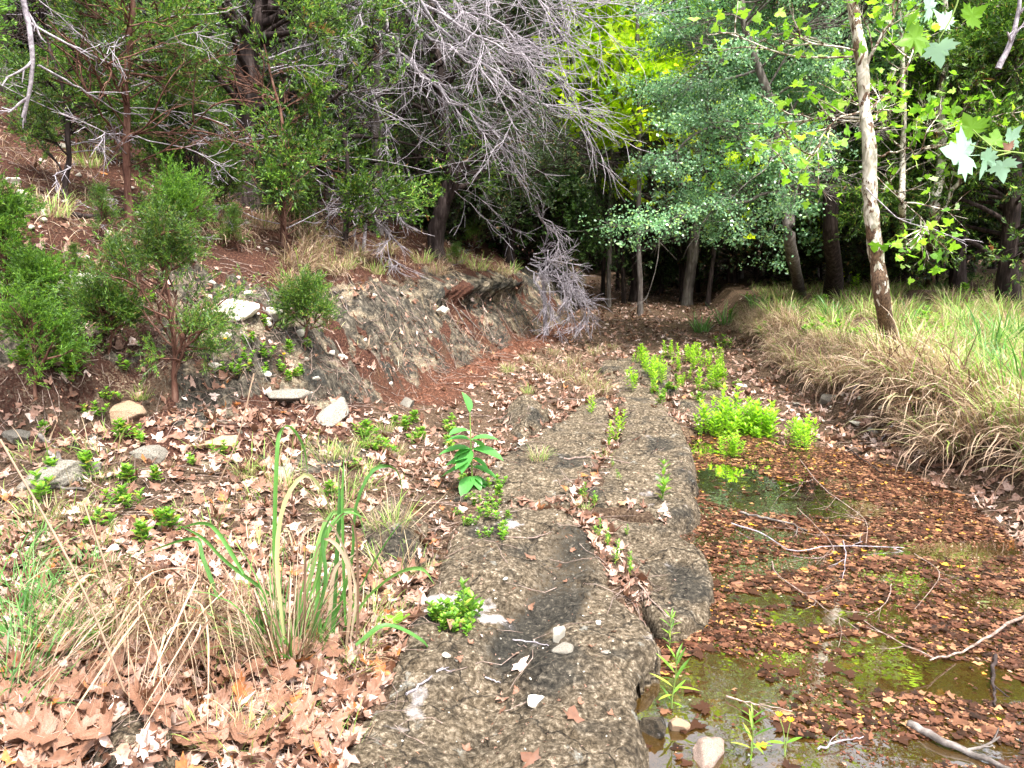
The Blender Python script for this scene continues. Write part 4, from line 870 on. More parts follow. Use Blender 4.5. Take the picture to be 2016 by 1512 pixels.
def dead_tree(name, label, base, trunk, r, limbs, seed, sub, tw):
    rng = R(seed); b = at_y(*base); b[2] = gz(b[0], b[1]); T = resample([b] + PT(trunk), 12)
    root = thing(name, label, 'dead tree' if name == 'dead_juniper' else 'dead branches', b)
    g = Geo(); tubes(g, T[None], np.linspace(r, r * .5, 12)[None], 8); part('trunk', g, M['deadtwig'] if r < .05 else M['greybark'], root)
    for l in limbs:
        g = Geo(); L = resample(PT(l), 12)[None]; L[:, 1:-1] += rng.normal(0, .05, (1, 10, 3)); tubes(g, L, taper(L, .028 if r > .05 else .014, .006), 5)
        A = spawn(rng, L, sub, .12, 1., .38, lambda t, p: p * .24 + .12, 7, .09, .0, .04); tubes(g, A, taper(A, .007, .003), 3)
        B = spawn(rng, A, tw, .1, 1., .45, lambda t, p: p * .42 + .06, 5, .12, -.015, -.02); tubes(g, B, taper(B, .0042, .0025), 3)
        part('branch', g, M['deadtwig'], root)
# ------------------------------------------------------------ leaf litter, floating leaves, grass, herbs, stones, sticks
def slope_rot(rng, x, y, tilt):
    e = .04; z0 = surf(x, y); zx = (surf(x + e, y) - z0) / e; zy = (surf(x, y + e) - z0) / e
    zx = np.clip(zx, -1.2, 1.2); zy = np.clip(zy, -1.2, 1.2); m = len(x)
    n = norm(np.stack([-zx + rng.normal(0, tilt, m), -zy + rng.normal(0, tilt, m), np.ones(m)], 1))
    n[rng.random(m) < .3] *= np.array([1, 1, 1])
    return z0, frames(n, None, rng)
def scat(g, rng, tm, x, y, z, F, s):
    k = rng.integers(0, len(tm), len(x)); P = np.stack([x, y, z], 1)
    for i, t in enumerate(tm):
        q = k == i; scatter(g, t, P[q], F[q], s[q])
def wpts(rng, n, x0, x1, y0, y1): return rng.uniform(x0, x1, n), rng.uniform(y0, y1, n)
def ell(x, y, px, py, rx, ry, z=WZ):
    c = at_z(px, py, z); return ((x - c[0]) / rx) ** 2 + ((y - c[1]) / ry) ** 2
def onslab(x, y):
    m = np.zeros(len(x), bool)
    for s_ in SLABS:
        if s_[0] != 'boulder' or s_[6] in (5, 7, 9): m |= sdf(x, y, s_[2]) > .05
    return m
def build_litter():
    rng = R(901)
    # big sycamore leaves lying thick at the lower left: the largest are things of their own
    def density(x, y):
        dl, dr, t = dists(x, y); sl = onslab(x, y); pool = sdf(x, y, POOL) > .02
        d = np.where(sl, .012, 1.) * np.where(pool, 0, 1)
        d *= np.where(dl > .15, (.34 + .3 * S((6.8 - y) / 1.)) * (1 - .6 * S((dl - 2) / 3)), 1)
        d *= np.where((dl > -.35) & (dl < .15) & (y > 6.5) & (y < 13), .25, 1)
        d *= np.where(dr > .3, np.where(y < 6.2, .6 * (1 - S((dr - .6) / .5)) + .1, .12), 1) 
        return d * (y < 30)
    # near, high detail
    g = Geo(); n = 7500; x, y = wpts(rng, n, -4.2, .4, 1.3, 5.4)
    dn = density(x, y) * (.55 + .45 * S((4.2 - y) / 1.5)) * (1 - .6 * S((fbm(x * 1.5, y * 1.5, s=88) - .05) / .2) * (y > 2.9)); k = rng.random(n) < dn * (.3 + .7 * S((3.8 - y) / .8)); x, y = x[k], y[k]
    z, F = slope_rot(rng, x, y, .5); s = rng.uniform(.025, .062, len(x)) * np.where(y < 3, 1.15, .9)
    scat(g, rng, LEAF_HI, x, y, z + .008 + rng.random(len(x)) * .035, F, s)
    tag(obj('leaf_litter', g.mesh('leaf_litter', M['bigleaf'])), 'thick litter of tan dry sycamore leaves covering the ground at lower left', 'leaf litter', kind='stuff')
    # small fragments and leaves everywhere
    g = Geo(); n = 46000; yy = np.exp(rng.uniform(np.log(1.4), np.log(27), n)); xx = rng.uniform(-.78, .78, n) * (yy + .6)
    k = rng.random(n) < density(xx, yy) * np.where(yy > 7, 1., .8); x, y = xx[k], yy[k]
    z, F = slope_rot(rng, x, y, .4); kk = rng.random(len(x)) < np.where((x < -.2) & (y > 3.6) & (y < 8.5), .22 + .6 * S(fbm(x * 2, y * 2, s=89, o=3) / .2), 1); x, y, z, F = x[kk], y[kk], z[kk], F[kk]; s = rng.uniform(.022, .05, len(x)) * (1 + .035 * y)
    scat(g, rng, LEAF_LO, x, y, z + .005 + rng.random(len(x)) * .015, F, s)
    n = 60000; yy = np.exp(rng.uniform(np.log(1.4), np.log(22), n)); xx = rng.uniform(-.78, .78, n) * (yy + .6)
    k = rng.random(n) < np.clip(density(xx, yy) * 1.0 + .12 * onslab(xx, yy), 0, 1); x, y = xx[k], yy[k]
    z, F = slope_rot(rng, x, y, .4); s = rng.uniform(.006, .02, len(x)) * (1 + .04 * y)
    s = np.where(onslab(x, y), s * .6, s)
    scat(g, rng, FRAG, x, y, z + .004, F, s)
    tag(obj('leaf_litter', g.mesh('leaf_litter', M['litter'])), 'scattered small dry leaves and bits over the stream bed and banks', 'leaf litter', kind='stuff')
    # individual leaves that can be told apart
    pr = []
    for i in range(6):
        o = tag(obj('dry_leaf', LEAF_HI[i].mesh('dry_leaf', M['bigleaf'])), 'x', 'leaf'); pr.append(o)
    zones = [((0, 330, 1300, 1500), 36, (.055, .082), 'big dry leaf in lower left corner', 'large dry leaves in the lower left corner', None), ((340, 700, 1290, 1500), 40, (.055, .082), 'big tan dry leaf left of slab', 'large dry leaves between the grass and the slab', None),
             ((380, 800, 960, 1250), 26, (.05, .075), 'dry leaf between grass and bank', 'dry leaves between the grass and the bank', None),
             ((1500, 2010, 1000, 1060), 0, (.05, .08), '', '', None),
             ((1300, 2010, 1150, 1500), 34, (.035, .06), 'large leaf floating in pool', 'larger leaves floating in the pool', 'water'),
             ((780, 1240, 1050, 1490), 16, (.018, .032), 'small dry leaf on foreground slab', 'small leaves on the foreground slab', None)]
    pw = [tag(obj('floating_leaf', t_.mesh('floating_leaf', M['floatleaf'])), 'x', 'leaf') for t_ in LEAF_FLAT[:3]]
    used = set()
    for (x0, x1, y0, y1), cnt, sz, lab, grp, wt in zones:
        for c in range(cnt):
            p = on(rng.uniform(x0, x1), rng.uniform(y0, y1), wt is not None)
            if wt and p[2] > WZ + .01: continue
            if wt is None and x0 < 700 and onslab(p[:1], p[1:2])[0]: continue
            i = int(rng.integers(0, 6)) if not wt else 10 + int(rng.integers(0, 3)); src = pr[i] if i < 10 else pw[i - 10]
            s = rng.uniform(*sz)
            z0, F = slope_rot(rng, p[:1], p[1:2], .3)
            from mathutils import Matrix
            e = Matrix(F[0].tolist()).to_euler()
            o = src if i not in used else src.copy()
            if i in used: COL.objects.link(o)
            used.add(i)
            if wt: o.location = (p[0], p[1], WZ + .006 + .004 * rng.random()); o.rotation_euler = (rng.normal(0, .05), rng.normal(0, .05), rng.random() * 6.28); s3 = (s, s, s * .3)
            else: o.location = (p[0], p[1], float(z0[0]) + (.05 if x1 <= 700 else .022 if sz[0] > .03 else .008)); o.rotation_euler = e; s3 = (s, s, s)
            o.scale = s3; o['label'] = lab; o['group'] = grp
    # orange needle carpet bits at the foot of the bank
    g = Geo(); nd = [Geo().add([(-.5, 0, 0), (0, .045, .06), (.5, 0, 0), (0, -.045, .06)], [(0, 1, 2, 3)]), Geo().add([(-.4, 0, 0), (0, .06, .1), (.5, .2, 0), (0, -.03, .06)], [(0, 1, 2, 3)])]
    n = 60000; yy = rng.uniform(2.5, 14, n); dlx = np.interp(yy, [p[1] for p in LL], [p[0] for p in LL]); xx = dlx + rng.normal(.1, .45, n)
    dl, _, _ = dists(xx, yy); k = rng.random(n) < np.exp(-((dl + .1) / .4) ** 2) * S((yy - 6) / 1.) + .10 * (dl > 0); x, y = xx[k], yy[k]
    x2, y2 = wpts(rng, 1000, -.6, 1.2, 1.6, 6); k = fbm(x2 * 3, y2 * 3, s=66) > .12; x = np.append(x, x2[k]); y = np.append(y, y2[k])
    k = sdf(x, y, POOL) < -.02; x, y = x[k], y[k]
    z, F = slope_rot(rng, x, y, .3); s = rng.uniform(.018, .04, len(x)) * (.6 + .09 * y)
    scat(g, rng, nd, x, y, z + .004, F, s)
    tag(obj('needle_litter', g.mesh('needle_litter', M['needle'])), 'rust-orange fallen juniper needles lying along the foot of the bank', 'needle litter', kind='stuff')
    # --- twig litter
    g = Geo(); n = 8500; yy = np.exp(rng.uniform(np.log(1.6), np.log(16), n)); xx = rng.uniform(-.78, .78, n) * (yy + .6)
    dl, dr, _ = dists(xx, yy); k = (sdf(xx, yy, POOL) < -.02) & (rng.random(n) < np.where(dl > 0, .95, .5) * np.where(onslab(xx, yy), .12, 1)); x, y = xx[k], yy[k]; m = len(x)
    z = surf(x, y); a = rng.random(m) * 6.28; P = wander(rng, np.stack([x, y, z + .006], 1), np.stack([np.cos(a), np.sin(a), rng.normal(0, .15, m)], 1), rng.uniform(.06, .35, m), 5, .22)
    zz = surf(P[..., 0].ravel(), P[..., 1].ravel()).reshape(m, 5); P[..., 2] = np.maximum(P[..., 2], zz + .006) * .5 + (zz + .012) * .5
    tubes(g, P, taper(P, .0011 + .00035 * y, .0007 + .0002 * y), 3)
    tag(obj('twig_litter', g.mesh('twig_litter', M['twig'])), 'thin dry twigs strewn over the stream bed and the banks', 'twig litter', kind='stuff')
    # --- floating leaves
    g = Geo(); g2 = Geo()
    def openw(x, y):
        o = np.minimum.reduce([ell(x, y, 1520, 975, .42, .42), ell(x, y, 1640, 1000, .3, .2), ell(x, y, 1450, 950, .3, .45), ell(x, y, 1320, 1440, .22, .35), ell(x, y, 1430, 1370, .20, .22), ell(x, y, 1480, 1490, .28, .22), ell(x, y, 1400, 1310, .12, .10),
                               ell(x, y, 1810, 1330, .36, .14), ell(x, y, 1960, 1360, .2, .1), ell(x, y, 1600, 1215, .22, .1), ell(x, y, 1700, 1270, .2, .07), ell(x, y, 1850, 1090, .5, .06), ell(x, y, 1500, 1180, .2, .07), ell(x, y, 1870, 1480, .25, .06)])
        return o + .5 * fbm(x * 5, y * 5, s=33, o=3)
    n = 62000; x, y = wpts(rng, n, .2, 3.3, 1.2, 6.9); k = (sdf(x, y, POOL) > -.06) & (rng.random(n) < np.clip(.04 + S((openw(x, y) - .85) / .35), 0, 1)) & (surf(x, y) < WZ + .01) & (fbm(x * 2.5, y * 5, s=39, o=4) > -.3 + .3 * rng.random(n))
    x, y = x[k], y[k]; m = len(x); s = .008 + .026 * rng.random(m) ** 1.6; s = s * np.where(rng.random(m) < .07, 1.7, 1)
    F = euler(rng.normal(0, .05, m), rng.normal(0, .05, m), rng.random(m) * 6.28)
    scat(g, rng, LEAF_FLAT[:2] + LEAF_FLATLO + FRAG[:3], x, y, WZ + .003 + rng.random(m) * .008, F, s)
    x, y = wpts(rng, 5000, .2, 3.3, 1.2, 6.9); k = (sdf(x, y, POOL) > -.03) & (surf(x, y) < WZ - .02); x, y = x[k], y[k]; m = len(x)
    scat(g, rng, LEAF_FLAT, x, y, WZ - .012 - rng.random(m) * .05, euler(rng.normal(0, .2, m), rng.normal(0, .2, m), rng.random(m) * 6.28), rng.uniform(.03, .06, m))
    n = 60000; x, y = wpts(rng, n, .2, 3.3, 1.2, 6.9); k = (sdf(x, y, POOL) > -.06) & (rng.random(n) < np.clip(.03 + S((openw(x, y) - .8) / .4), 0, 1)) & (surf(x, y) < WZ + .01)
    x, y = x[k], y[k]; m = len(x)
    F = euler(rng.normal(0, .06, m), rng.normal(0, .06, m), rng.random(m) * 6.28)
    scat(g2, rng, FRAG, x, y, WZ + .002 + rng.random(m) * .004, F, rng.uniform(.005, .016, m))
    tag(obj('floating_leaves', g.mesh('floating_leaves', M['floatleaf'])), 'wet rust-brown leaves floating all over the pool', 'floating leaves', kind='stuff')
    tag(obj('floating_debris', g2.mesh('floating_debris', M['frag'])), 'fine reddish leaf bits floating between the leaves of the pool', 'floating debris', kind='stuff')

def clump_proto(name, rng, specs):
    root = thing(name, 'x', 'grass clump', (0, 0, 0))
    for pn, mat, kw in specs: part(pn, blade_set(rng, **kw), M[mat], root)
    return root
def build_grass():
    rng = R(1001)
    def many(protos, spots, lab, grp, cat='grass clump'):
        done = set()
        for (p, s, rz) in spots:
            i = int(rng.integers(0, len(protos))); q = protos[i]
            if q.name not in MOVED: MOVED.add(q.name); q.location = tuple(map(float, p)); q.rotation_euler = (0, 0, rz); q.scale = (s, s, s); q['label'] = lab; q['group'] = grp; q['category'] = cat
            else: c = dup(q, p, rz, s, lab, grp); c['category'] = cat
    MOVED = set()
    # hanging dry clumps of the right bank edge: blades lean towards the stream (-x)
    H = [clump_proto('grass_clump', rng, [('dry_blades', 'drygrass', dict(n=210, rad=.22, L=(.22, .68), lean=(.0, 1.2), droop=(.5, 2.6), wid=(.005, .011), az=np.pi + .1, azs=.95, twist=1.3)),
                                          ('green_blades', 'mixgrass', dict(n=40, rad=.15, L=(.2, .5), lean=(.1, .6), droop=(.5, 1.6), wid=(.006, .010)))]) for _ in range(4)]
    U = [clump_proto('grass_clump', rng, [('mixed_blades', 'mixgrass', dict(n=110, rad=.20, L=(.14, .48), lean=(.05, .7), droop=(.3, 1.5), wid=(.006, .012)))]) for _ in range(4)]
    G = [clump_proto('grass_clump', rng, [('green_blades', 'greengrass', dict(n=60, rad=.14, L=(.2, .55), lean=(.05, .55), droop=(.4, 1.6), wid=(.009, .018)))]) for _ in range(2)]
    ly = [p[1] for p in RL]; lx = [p[0] for p in RL]
    sp = []
    for Y in np.arange(4.5, 14.5, .36):
        for k in range(2):
            y = Y + rng.normal(0, .1); x = np.interp(y, ly, lx) + rng.uniform(.18, .62) + (.35 if y < 5.2 else 0); sp.append((np.array([x, y, gz(x, y)]), rng.uniform(.7, 1.1) * (.68 if y > 9 else 1.15 if y < 6.8 else .9), rng.normal(0, .35)))
    many(H, [s for s in sp if s[0][1] < 6.4], 'dry grass clump overhanging the pool', 'dry grass clumps over the near right bank')
    many(H, [s for s in sp if 6.4 <= s[0][1] < 9], 'dry grass clump below the sycamore', 'dry grass clumps below the sycamore')
    many(H, [s for s in sp if s[0][1] >= 9], 'dry grass clump beyond the sycamore', 'dry grass clumps farther back on the right bank')
    for rg, lab, grp, cnt in [((3.7, 5.5), 'straw grass clump at right edge', 'mixed grass clumps at the right edge', 14), ((5.5, 8), 'straw grass clump right of sycamore', 'mixed grass clumps right of the sycamore', 26),
                              ((8, 11.5), 'straw grass clump behind the sycamore', 'mixed grass clumps behind the sycamore', 28), ((11.5, 16), 'pale grass clump below the oaks', 'grass clumps below the oaks', 18)]:
        sp = []
        for _ in range(cnt):
            y = rng.uniform(*rg); x = np.interp(y, ly, lx) + rng.uniform(.5, max(.9, .74 * y + .4 - np.interp(y, ly, lx))); sp.append((np.array([x, y, gz(x, y)]), rng.uniform(.7, 1.25), rng.random() * 6.28))
        many(U, sp[::1], lab, grp)
    sp = [(on(px, py), s, rng.random() * 6) for px, py, s in [(1490, 610, 1.), (1560, 625, .8), (1640, 630, 1.), (1430, 640, 1.1), (1905, 650, .9), (1990, 680, 1.2), (1960, 740, 1.1), (2010, 780, 1.3), (1850, 570, .8), (1800, 640, .8), (1940, 700, 1.2), (1380, 655, 1.)]]
    many(G, sp, 'green grass clump on right bank', 'green grass clumps on the right bank')
    # dry clumps on the bed and the bank
    for lab, grp, prt, pts in [('dry tuft amid the stream bed', 'dry tufts in the stream bed', H, [(1070, 735, .5), (1110, 745, .55), (1150, 760, .6), (1180, 775, .6), (1040, 715, .45), (1170, 700, .45), (1205, 690, .4), (1130, 720, .5), (1090, 700, .4), (1000, 730, .35)]),
                               ('tufted green grass in a crevice of the slabs', 'green tufts on the slabs', U, [(1060, 905, .32), (1190, 905, .25), (1150, 1005, .18), (1000, 735, .35), (1040, 775, .3)]),
                               ('grey-brown tussock on left slope', 'grass tussocks on the left slope', H, [(590, 530, .9), (650, 540, .9), (410, 410, .8), (600, 470, .9), (520, 450, .8), (660, 470, .8), (330, 450, .7), (570, 570, .7), (440, 470, .8), (760, 500, .8), (700, 510, .8), (620, 500, .8), (860, 540, .7), (980, 545, .7)]),
                               ('spiky green tuft on left slope', 'green tufts on the left slope', U, [(400, 385, .9), (610, 440, .9), (180, 330, .8), (940, 535, .8), (830, 520, .7), (1000, 540, .8), (100, 430, .7), (40, 640, .5), (500, 400, .8), (680, 530, .6), (740, 540, .6), (900, 520, .8)]),
                               ('low tuft at left bank foot', 'tufts at the foot of the left bank', U, [(720, 880, .35), (680, 900, .4), (640, 905, .4), (760, 850, .3), (780, 900, .3), (560, 960, .3), (720, 930, .3), (280, 800, .3), (480, 940, .3)])]:
        many(prt, [(on(px, py), s, rng.normal(-.6, .5) + np.pi if prt is H else rng.random() * 6) for px, py, s in pts], lab, grp)
    # short grass nobody could count, on the flat and in patches on the slope
    n = 52000; y = np.exp(rng.uniform(np.log(3.8), np.log(20), n)); x = np.interp(y, ly, lx) + rng.uniform(.1, 1, n) * np.maximum(.74 * y + .8 - np.interp(y, ly, lx), .8)
    _, drr, _ = dists(x, y); k = (fbm(x * 1.1, y * 1.1, s=141, o=3) > -.12 - .2 * S((8 - y) / 3)) & (drr > np.where(y < 6.5, .75, .3)); x, y = x[k], y[k]; z = surf(x, y)
    g = blade_set(rng, len(x), 0, (.06, .26), (.0, 1.0), (.2, 1.6), (.004, .009), base=np.stack([x, y, z - .01], 1), az=0., azs=3.)
    tag(obj('short_grass', g.mesh('short_grass', M['mixgrass'])), 'short straw and green grass covering the flat above the right bank', 'grass', kind='stuff')
    n = 16000; x = rng.uniform(-7, 1, n); y = rng.uniform(5, 14, n); dl, _, _ = dists(x, y); k = (dl > .15) & (fbm(x * 1.4, y * 1.4, s=142, o=3) > .05) & (np.abs(x) < .75 * y); x, y = x[k], y[k]; z = surf(x, y)
    g = blade_set(rng, len(x), 0, (.06, .28), (.2, 1.2), (.4, 1.8), (.003, .007), base=np.stack([x, y, z - .01], 1), az=0., azs=3.)
    tag(obj('short_grass', g.mesh('short_grass', M['drygrass'])), 'sparse dry grass in patches on the left slope', 'grass', kind='stuff')
    # --- foreground clump with broad green blades
    b = on(565, 1290); root = thing('grass_clump', 'tall grass clump with broad green blades and dry stems in the left foreground', 'grass clump', b)
    part('dry_blades', _shift(blade_set(rng, 150, .11, (.25, .5), (.05, .7), (.1, 1.1), (.003, .006)), b), M['drygrass'], root)
    part('green_blades', _shift(blade_set(rng, 60, .12, (.25, .5), (.05, .6), (.2, 1.4), (.004, .009)), b), M['greengrass'], root)
    b2 = on(640, 1290); root2 = thing('grass_clump', 'grass clump of long strap-like green blades bent over at their tips, beside the slab', 'grass clump', b2)
    BL = [[(545, 1250), (540, 1080), (545, 900), (552, 850), (572, 840), (598, 880), (606, 935)], [(560, 1260), (545, 1100), (560, 990), (600, 935), (630, 960), (655, 1010)], [(680, 1230), (676, 1100), (674, 980), (678, 888)], [(640, 1270), (690, 1120), (700, 1000), (735, 925), (780, 925), (795, 980)],
          [(655, 1270), (660, 1150), (668, 1010), (667, 940)], [(560, 1290), (600, 1180), (640, 1030), (680, 1005), (705, 1010), (720, 1060)], [(600, 1290), (640, 1150), (635, 1060), (660, 1000)], [(690, 1240), (720, 1180), (780, 1130), (830, 1120), (855, 1150)],
          [(660, 1290), (700, 1180), (740, 1100), (790, 1030), (825, 1025)], [(560, 1190), (450, 1110), (400, 1060), (355, 1035)], [(610, 1180), (640, 1080), (650, 1020)], [(500, 1290), (512, 1200), (518, 1330), (515, 1440)], [(480, 1130), (430, 1050), (400, 1030), (350, 1040)], [(640, 1300), (625, 1180), (640, 1060), (680, 1010), (720, 1020)],
          [(430, 1180), (400, 1100), (380, 1060), (280, 1090)], [(700, 1270), (760, 1230), (830, 1260), (850, 1290)]]
    g = Geo(); 
    for i, c in enumerate(BL):
        Y0 = b2[1] + rng.uniform(-.12, .15); P = resample([at_y(px, py, Y0 + .04 * k) for k, (px, py) in enumerate(c)], 16)
        if i < 12 or True:
            P[0] = P[0] if P[0][2] < b2[2] + .15 else P[0]
        ribbon(g, P, rng.uniform(.013, .022) if i not in (9, 12, 14) else .016, rng)
    part('green_blades', g, M['greengrass'], root2)
    g = Geo()
    for i, c in enumerate([[(680, 1290), (690, 1180), (680, 1100), (640, 1060), (610, 1120)], [(700, 1280), (705, 1180), (700, 1050), (680, 1010), (650, 1040)], [(640, 1300), (650, 1200), (660, 1120), (700, 1090)], [(600, 1290), (600, 1160), (603, 1060)], [(690, 1260), (700, 1150), (650, 1030), (600, 1050), (590, 1100)]]):
        Y0 = b2[1] + rng.uniform(-.1, .1); ribbon(g, resample([at_y(px, py, Y0) for px, py in c], 14), rng.uniform(.010, .018), rng)
    part('dry_blades', g, M['drygrass'], root2)
    # long bleached blades lying to the lower left
    b3 = on(330, 1250); root3 = thing('grass_clump', 'clump of long bleached blades fallen towards the lower left corner', 'grass clump', b3)
    g = Geo()
    for i in range(110):
        sx, sy = rng.uniform(230, 480), rng.uniform(1140, 1290); ex, ey = sx - rng.uniform(60, 330), rng.uniform(1330, 1530)
        if rng.random() < .3: ex = sx + rng.uniform(-40, 120)
        a = on(sx, sy); e = on(max(ex, -60), min(ey, 1500)); h = rng.uniform(.1, .28)
        mid = (a + e) / 2 + np.array([rng.normal(0, .04), 0, h]); a2 = a + np.array([0, 0, .02]); e2 = e + np.array([0, 0, rng.uniform(.02, .09)])
        ribbon(g, resample([a2, a * .75 + e * .25 + [0, 0, h * .8], mid, e2], 14), rng.uniform(.003, .010), rng)
    part('bleached_blades', g, M['drygrass'], root3)
    part('fine_blades', _shift(blade_set(rng, 170, .2, (.15, .42), (.2, 1.1), (.2, 1.3), (.002, .005)), b3), M['drygrass'], root3)
    # green low grass at the left edge
    S2 = [clump_proto('grass_clump', rng, [('green_blades', 'greengrass', dict(n=80, rad=.16, L=(.12, .30), lean=(.2, 1.0), droop=(.3, 1.3), wid=(.003, .007)))]) for _ in range(2)]
    many(S2, [(on(px, py), s, rng.random() * 6) for px, py, s in [(20, 1230, 1.1), (60, 1180, .9), (10, 1130, 1.), (90, 1280, .9), (40, 1310, 1.), (120, 1220, .8), (5, 1400, .9), (60, 1060, .7), (180, 1130, .6), (140, 1170, .7)]], 'green tuft at left foreground edge', 'green grass tufts at the left edge')
    S3 = [clump_proto('grass_clump', rng, [('thin_blades', 'mixgrass', dict(n=60, rad=.12, L=(.08, .30), lean=(.1, 1.1), droop=(.1, 1.2), wid=(.0022, .005)))]) for _ in range(3)]
    many(S3, [(on(rng.uniform(120, 820), rng.uniform(950, 1280)), rng.uniform(.5, 1.1), rng.random() * 6) for _ in range(26)], 'wispy tuft in the foreground litter', 'wispy tufts in the foreground litter')
    S4 = [clump_proto('grass_clump', rng, [('thin_blades', 'mixgrass', dict(n=60, rad=.14, L=(.06, .20), lean=(.1, 1.1), droop=(.1, 1.2), wid=(.0025, .006)))]) for _ in range(2)]
    many(S4, [(on(rng.uniform(0, 780), rng.uniform(850, 1060)), rng.uniform(.5, 1.2), rng.random() * 6) for _ in range(20)], 'straw-green tuft in left middle litter', 'green tufts in the litter of the middle left')
    many(S3, [(on(rng.uniform(380, 700), rng.uniform(1290, 1500)), rng.uniform(.4, .8), rng.random() * 6) for _ in range(8)], 'single thin tuft among the large dry leaves at the bottom', 'thin tufts at the bottom')
    # long stalks
    for (a, bq, lab) in [((0, 865), (260, 1400), 'long thin tan stalk leaning across the left edge of the picture'), ((500, 735), (415, 990), 'straight pale grass stalk rising before the rock face'), ((165, 990), (240, 1330), 'upright thin dry stalk in the left foreground grass')]:
        e = on(*bq); P = resample([e, (e + at_y(a[0], a[1], e[1])) / 2 + [.03, 0, 0], at_y(a[0], a[1], e[1] + .05)], 10); root = Geo(); tubes(root, P[None], np.full((1, 10), .0035 if e[1] < 4 else .004), 4)
        o = obj('grass_stalk', root.mesh('grass_stalk', M['drygrass'], origin=e), None, e); tag(o, lab, 'grass stalk')
def _shift(g, b): V, Q, T = g.arrays(); return Geo().add(V + b, Q, T)
def ribbon(g, P, w, rng):
    n = len(P); t = norm(np.gradient(P, axis=0)); v = norm(P - np.array([0, 0, CAM_H])); s = norm(np.cross(t, norm(rng.normal(0, .5, 3) + [0, 1, .2])))
    pr = np.interp(np.linspace(0, 1, n), [0, .15, .7, 1], [.55, 1, .85, .06])[:, None] * w / 2
    fold = np.cross(s, t) * pr * .5
    V = np.stack([P - s * pr, P + fold, P + s * pr], 1).reshape(-1, 3); q = []
    for i in range(n - 1): a = 3 * i; q += [(a, a + 1, a + 4, a + 3), (a + 1, a + 2, a + 5, a + 4)]
    g.add(V, q)

def herb_proto(name, rng, h, pairs, ll, lw, mat, cat, droop=.2, branch=0, stem_r=.003):
    root = thing(name, 'x', cat, (0, 0, 0)); ov = oval(lw / 2, .2, .15)
    g = Geo(); gl = Geo(); stems = [(np.zeros(3), np.array([rng.normal(0, .05), rng.normal(0, .05), 1.]), h)]
    for _ in range(branch): stems.append((np.array([rng.normal(0, .05), rng.normal(0, .05), 0]), np.array([rng.normal(0, .3), rng.normal(0, .3), 1.]), h * rng.uniform(.55, 1.)))
    for st, d, hh in stems:
        P = wander(rng, st[None], d[None], np.array([hh]), 9, .05, .02); tubes(g, P, taper(P, stem_r, stem_r * .5), 4); P = P[0]
        k = np.linspace(.12, 1, pairs); pos = []; D = []; L = []
        for i, u in enumerate(k):
            c = P[min(int(u * 8), 7)] * (1 - (u * 8) % 1) + P[min(int(u * 8) + 1, 8)] * ((u * 8) % 1); a0 = i * 1.57 + rng.normal(0, .25)
            for s_ in (0, np.pi):
                e = .5 + .9 * u - droop; D.append((np.cos(a0 + s_), np.sin(a0 + s_), e + rng.normal(0, .15))); pos.append(c); L.append(ll * (.65 + .6 * np.sin(np.pi * min(u, .85))) * rng.uniform(.8, 1.15))
        D = norm(np.array(D)); up = np.array([0, 0, 1.]); sx = norm(np.cross(D, up)); nz_ = np.cross(sx, D)
        F = np.stack([sx, D, nz_], 2); scatter(gl, ov, np.array(pos), F, np.array(L))
    part('stem', g, M['stem'], root); part('foliage', gl, M[mat], root, True)
    return root
def place(protos, spots, lab, grp, rng, sc=(.8, 1.2)):
    """spots: world points; first use moves the source itself"""
    for p in spots:
        q = protos[int(rng.integers(0, len(protos)))]; s = rng.uniform(*sc); rz = rng.random() * 6.28
        if q.get('label') == 'x': q.location = tuple(map(float, p)); q.rotation_euler = (0, 0, rz); q.scale = (s, s, s); q['label'] = lab; q['group'] = grp
        else: dup(q, p, rz, s, lab, grp)
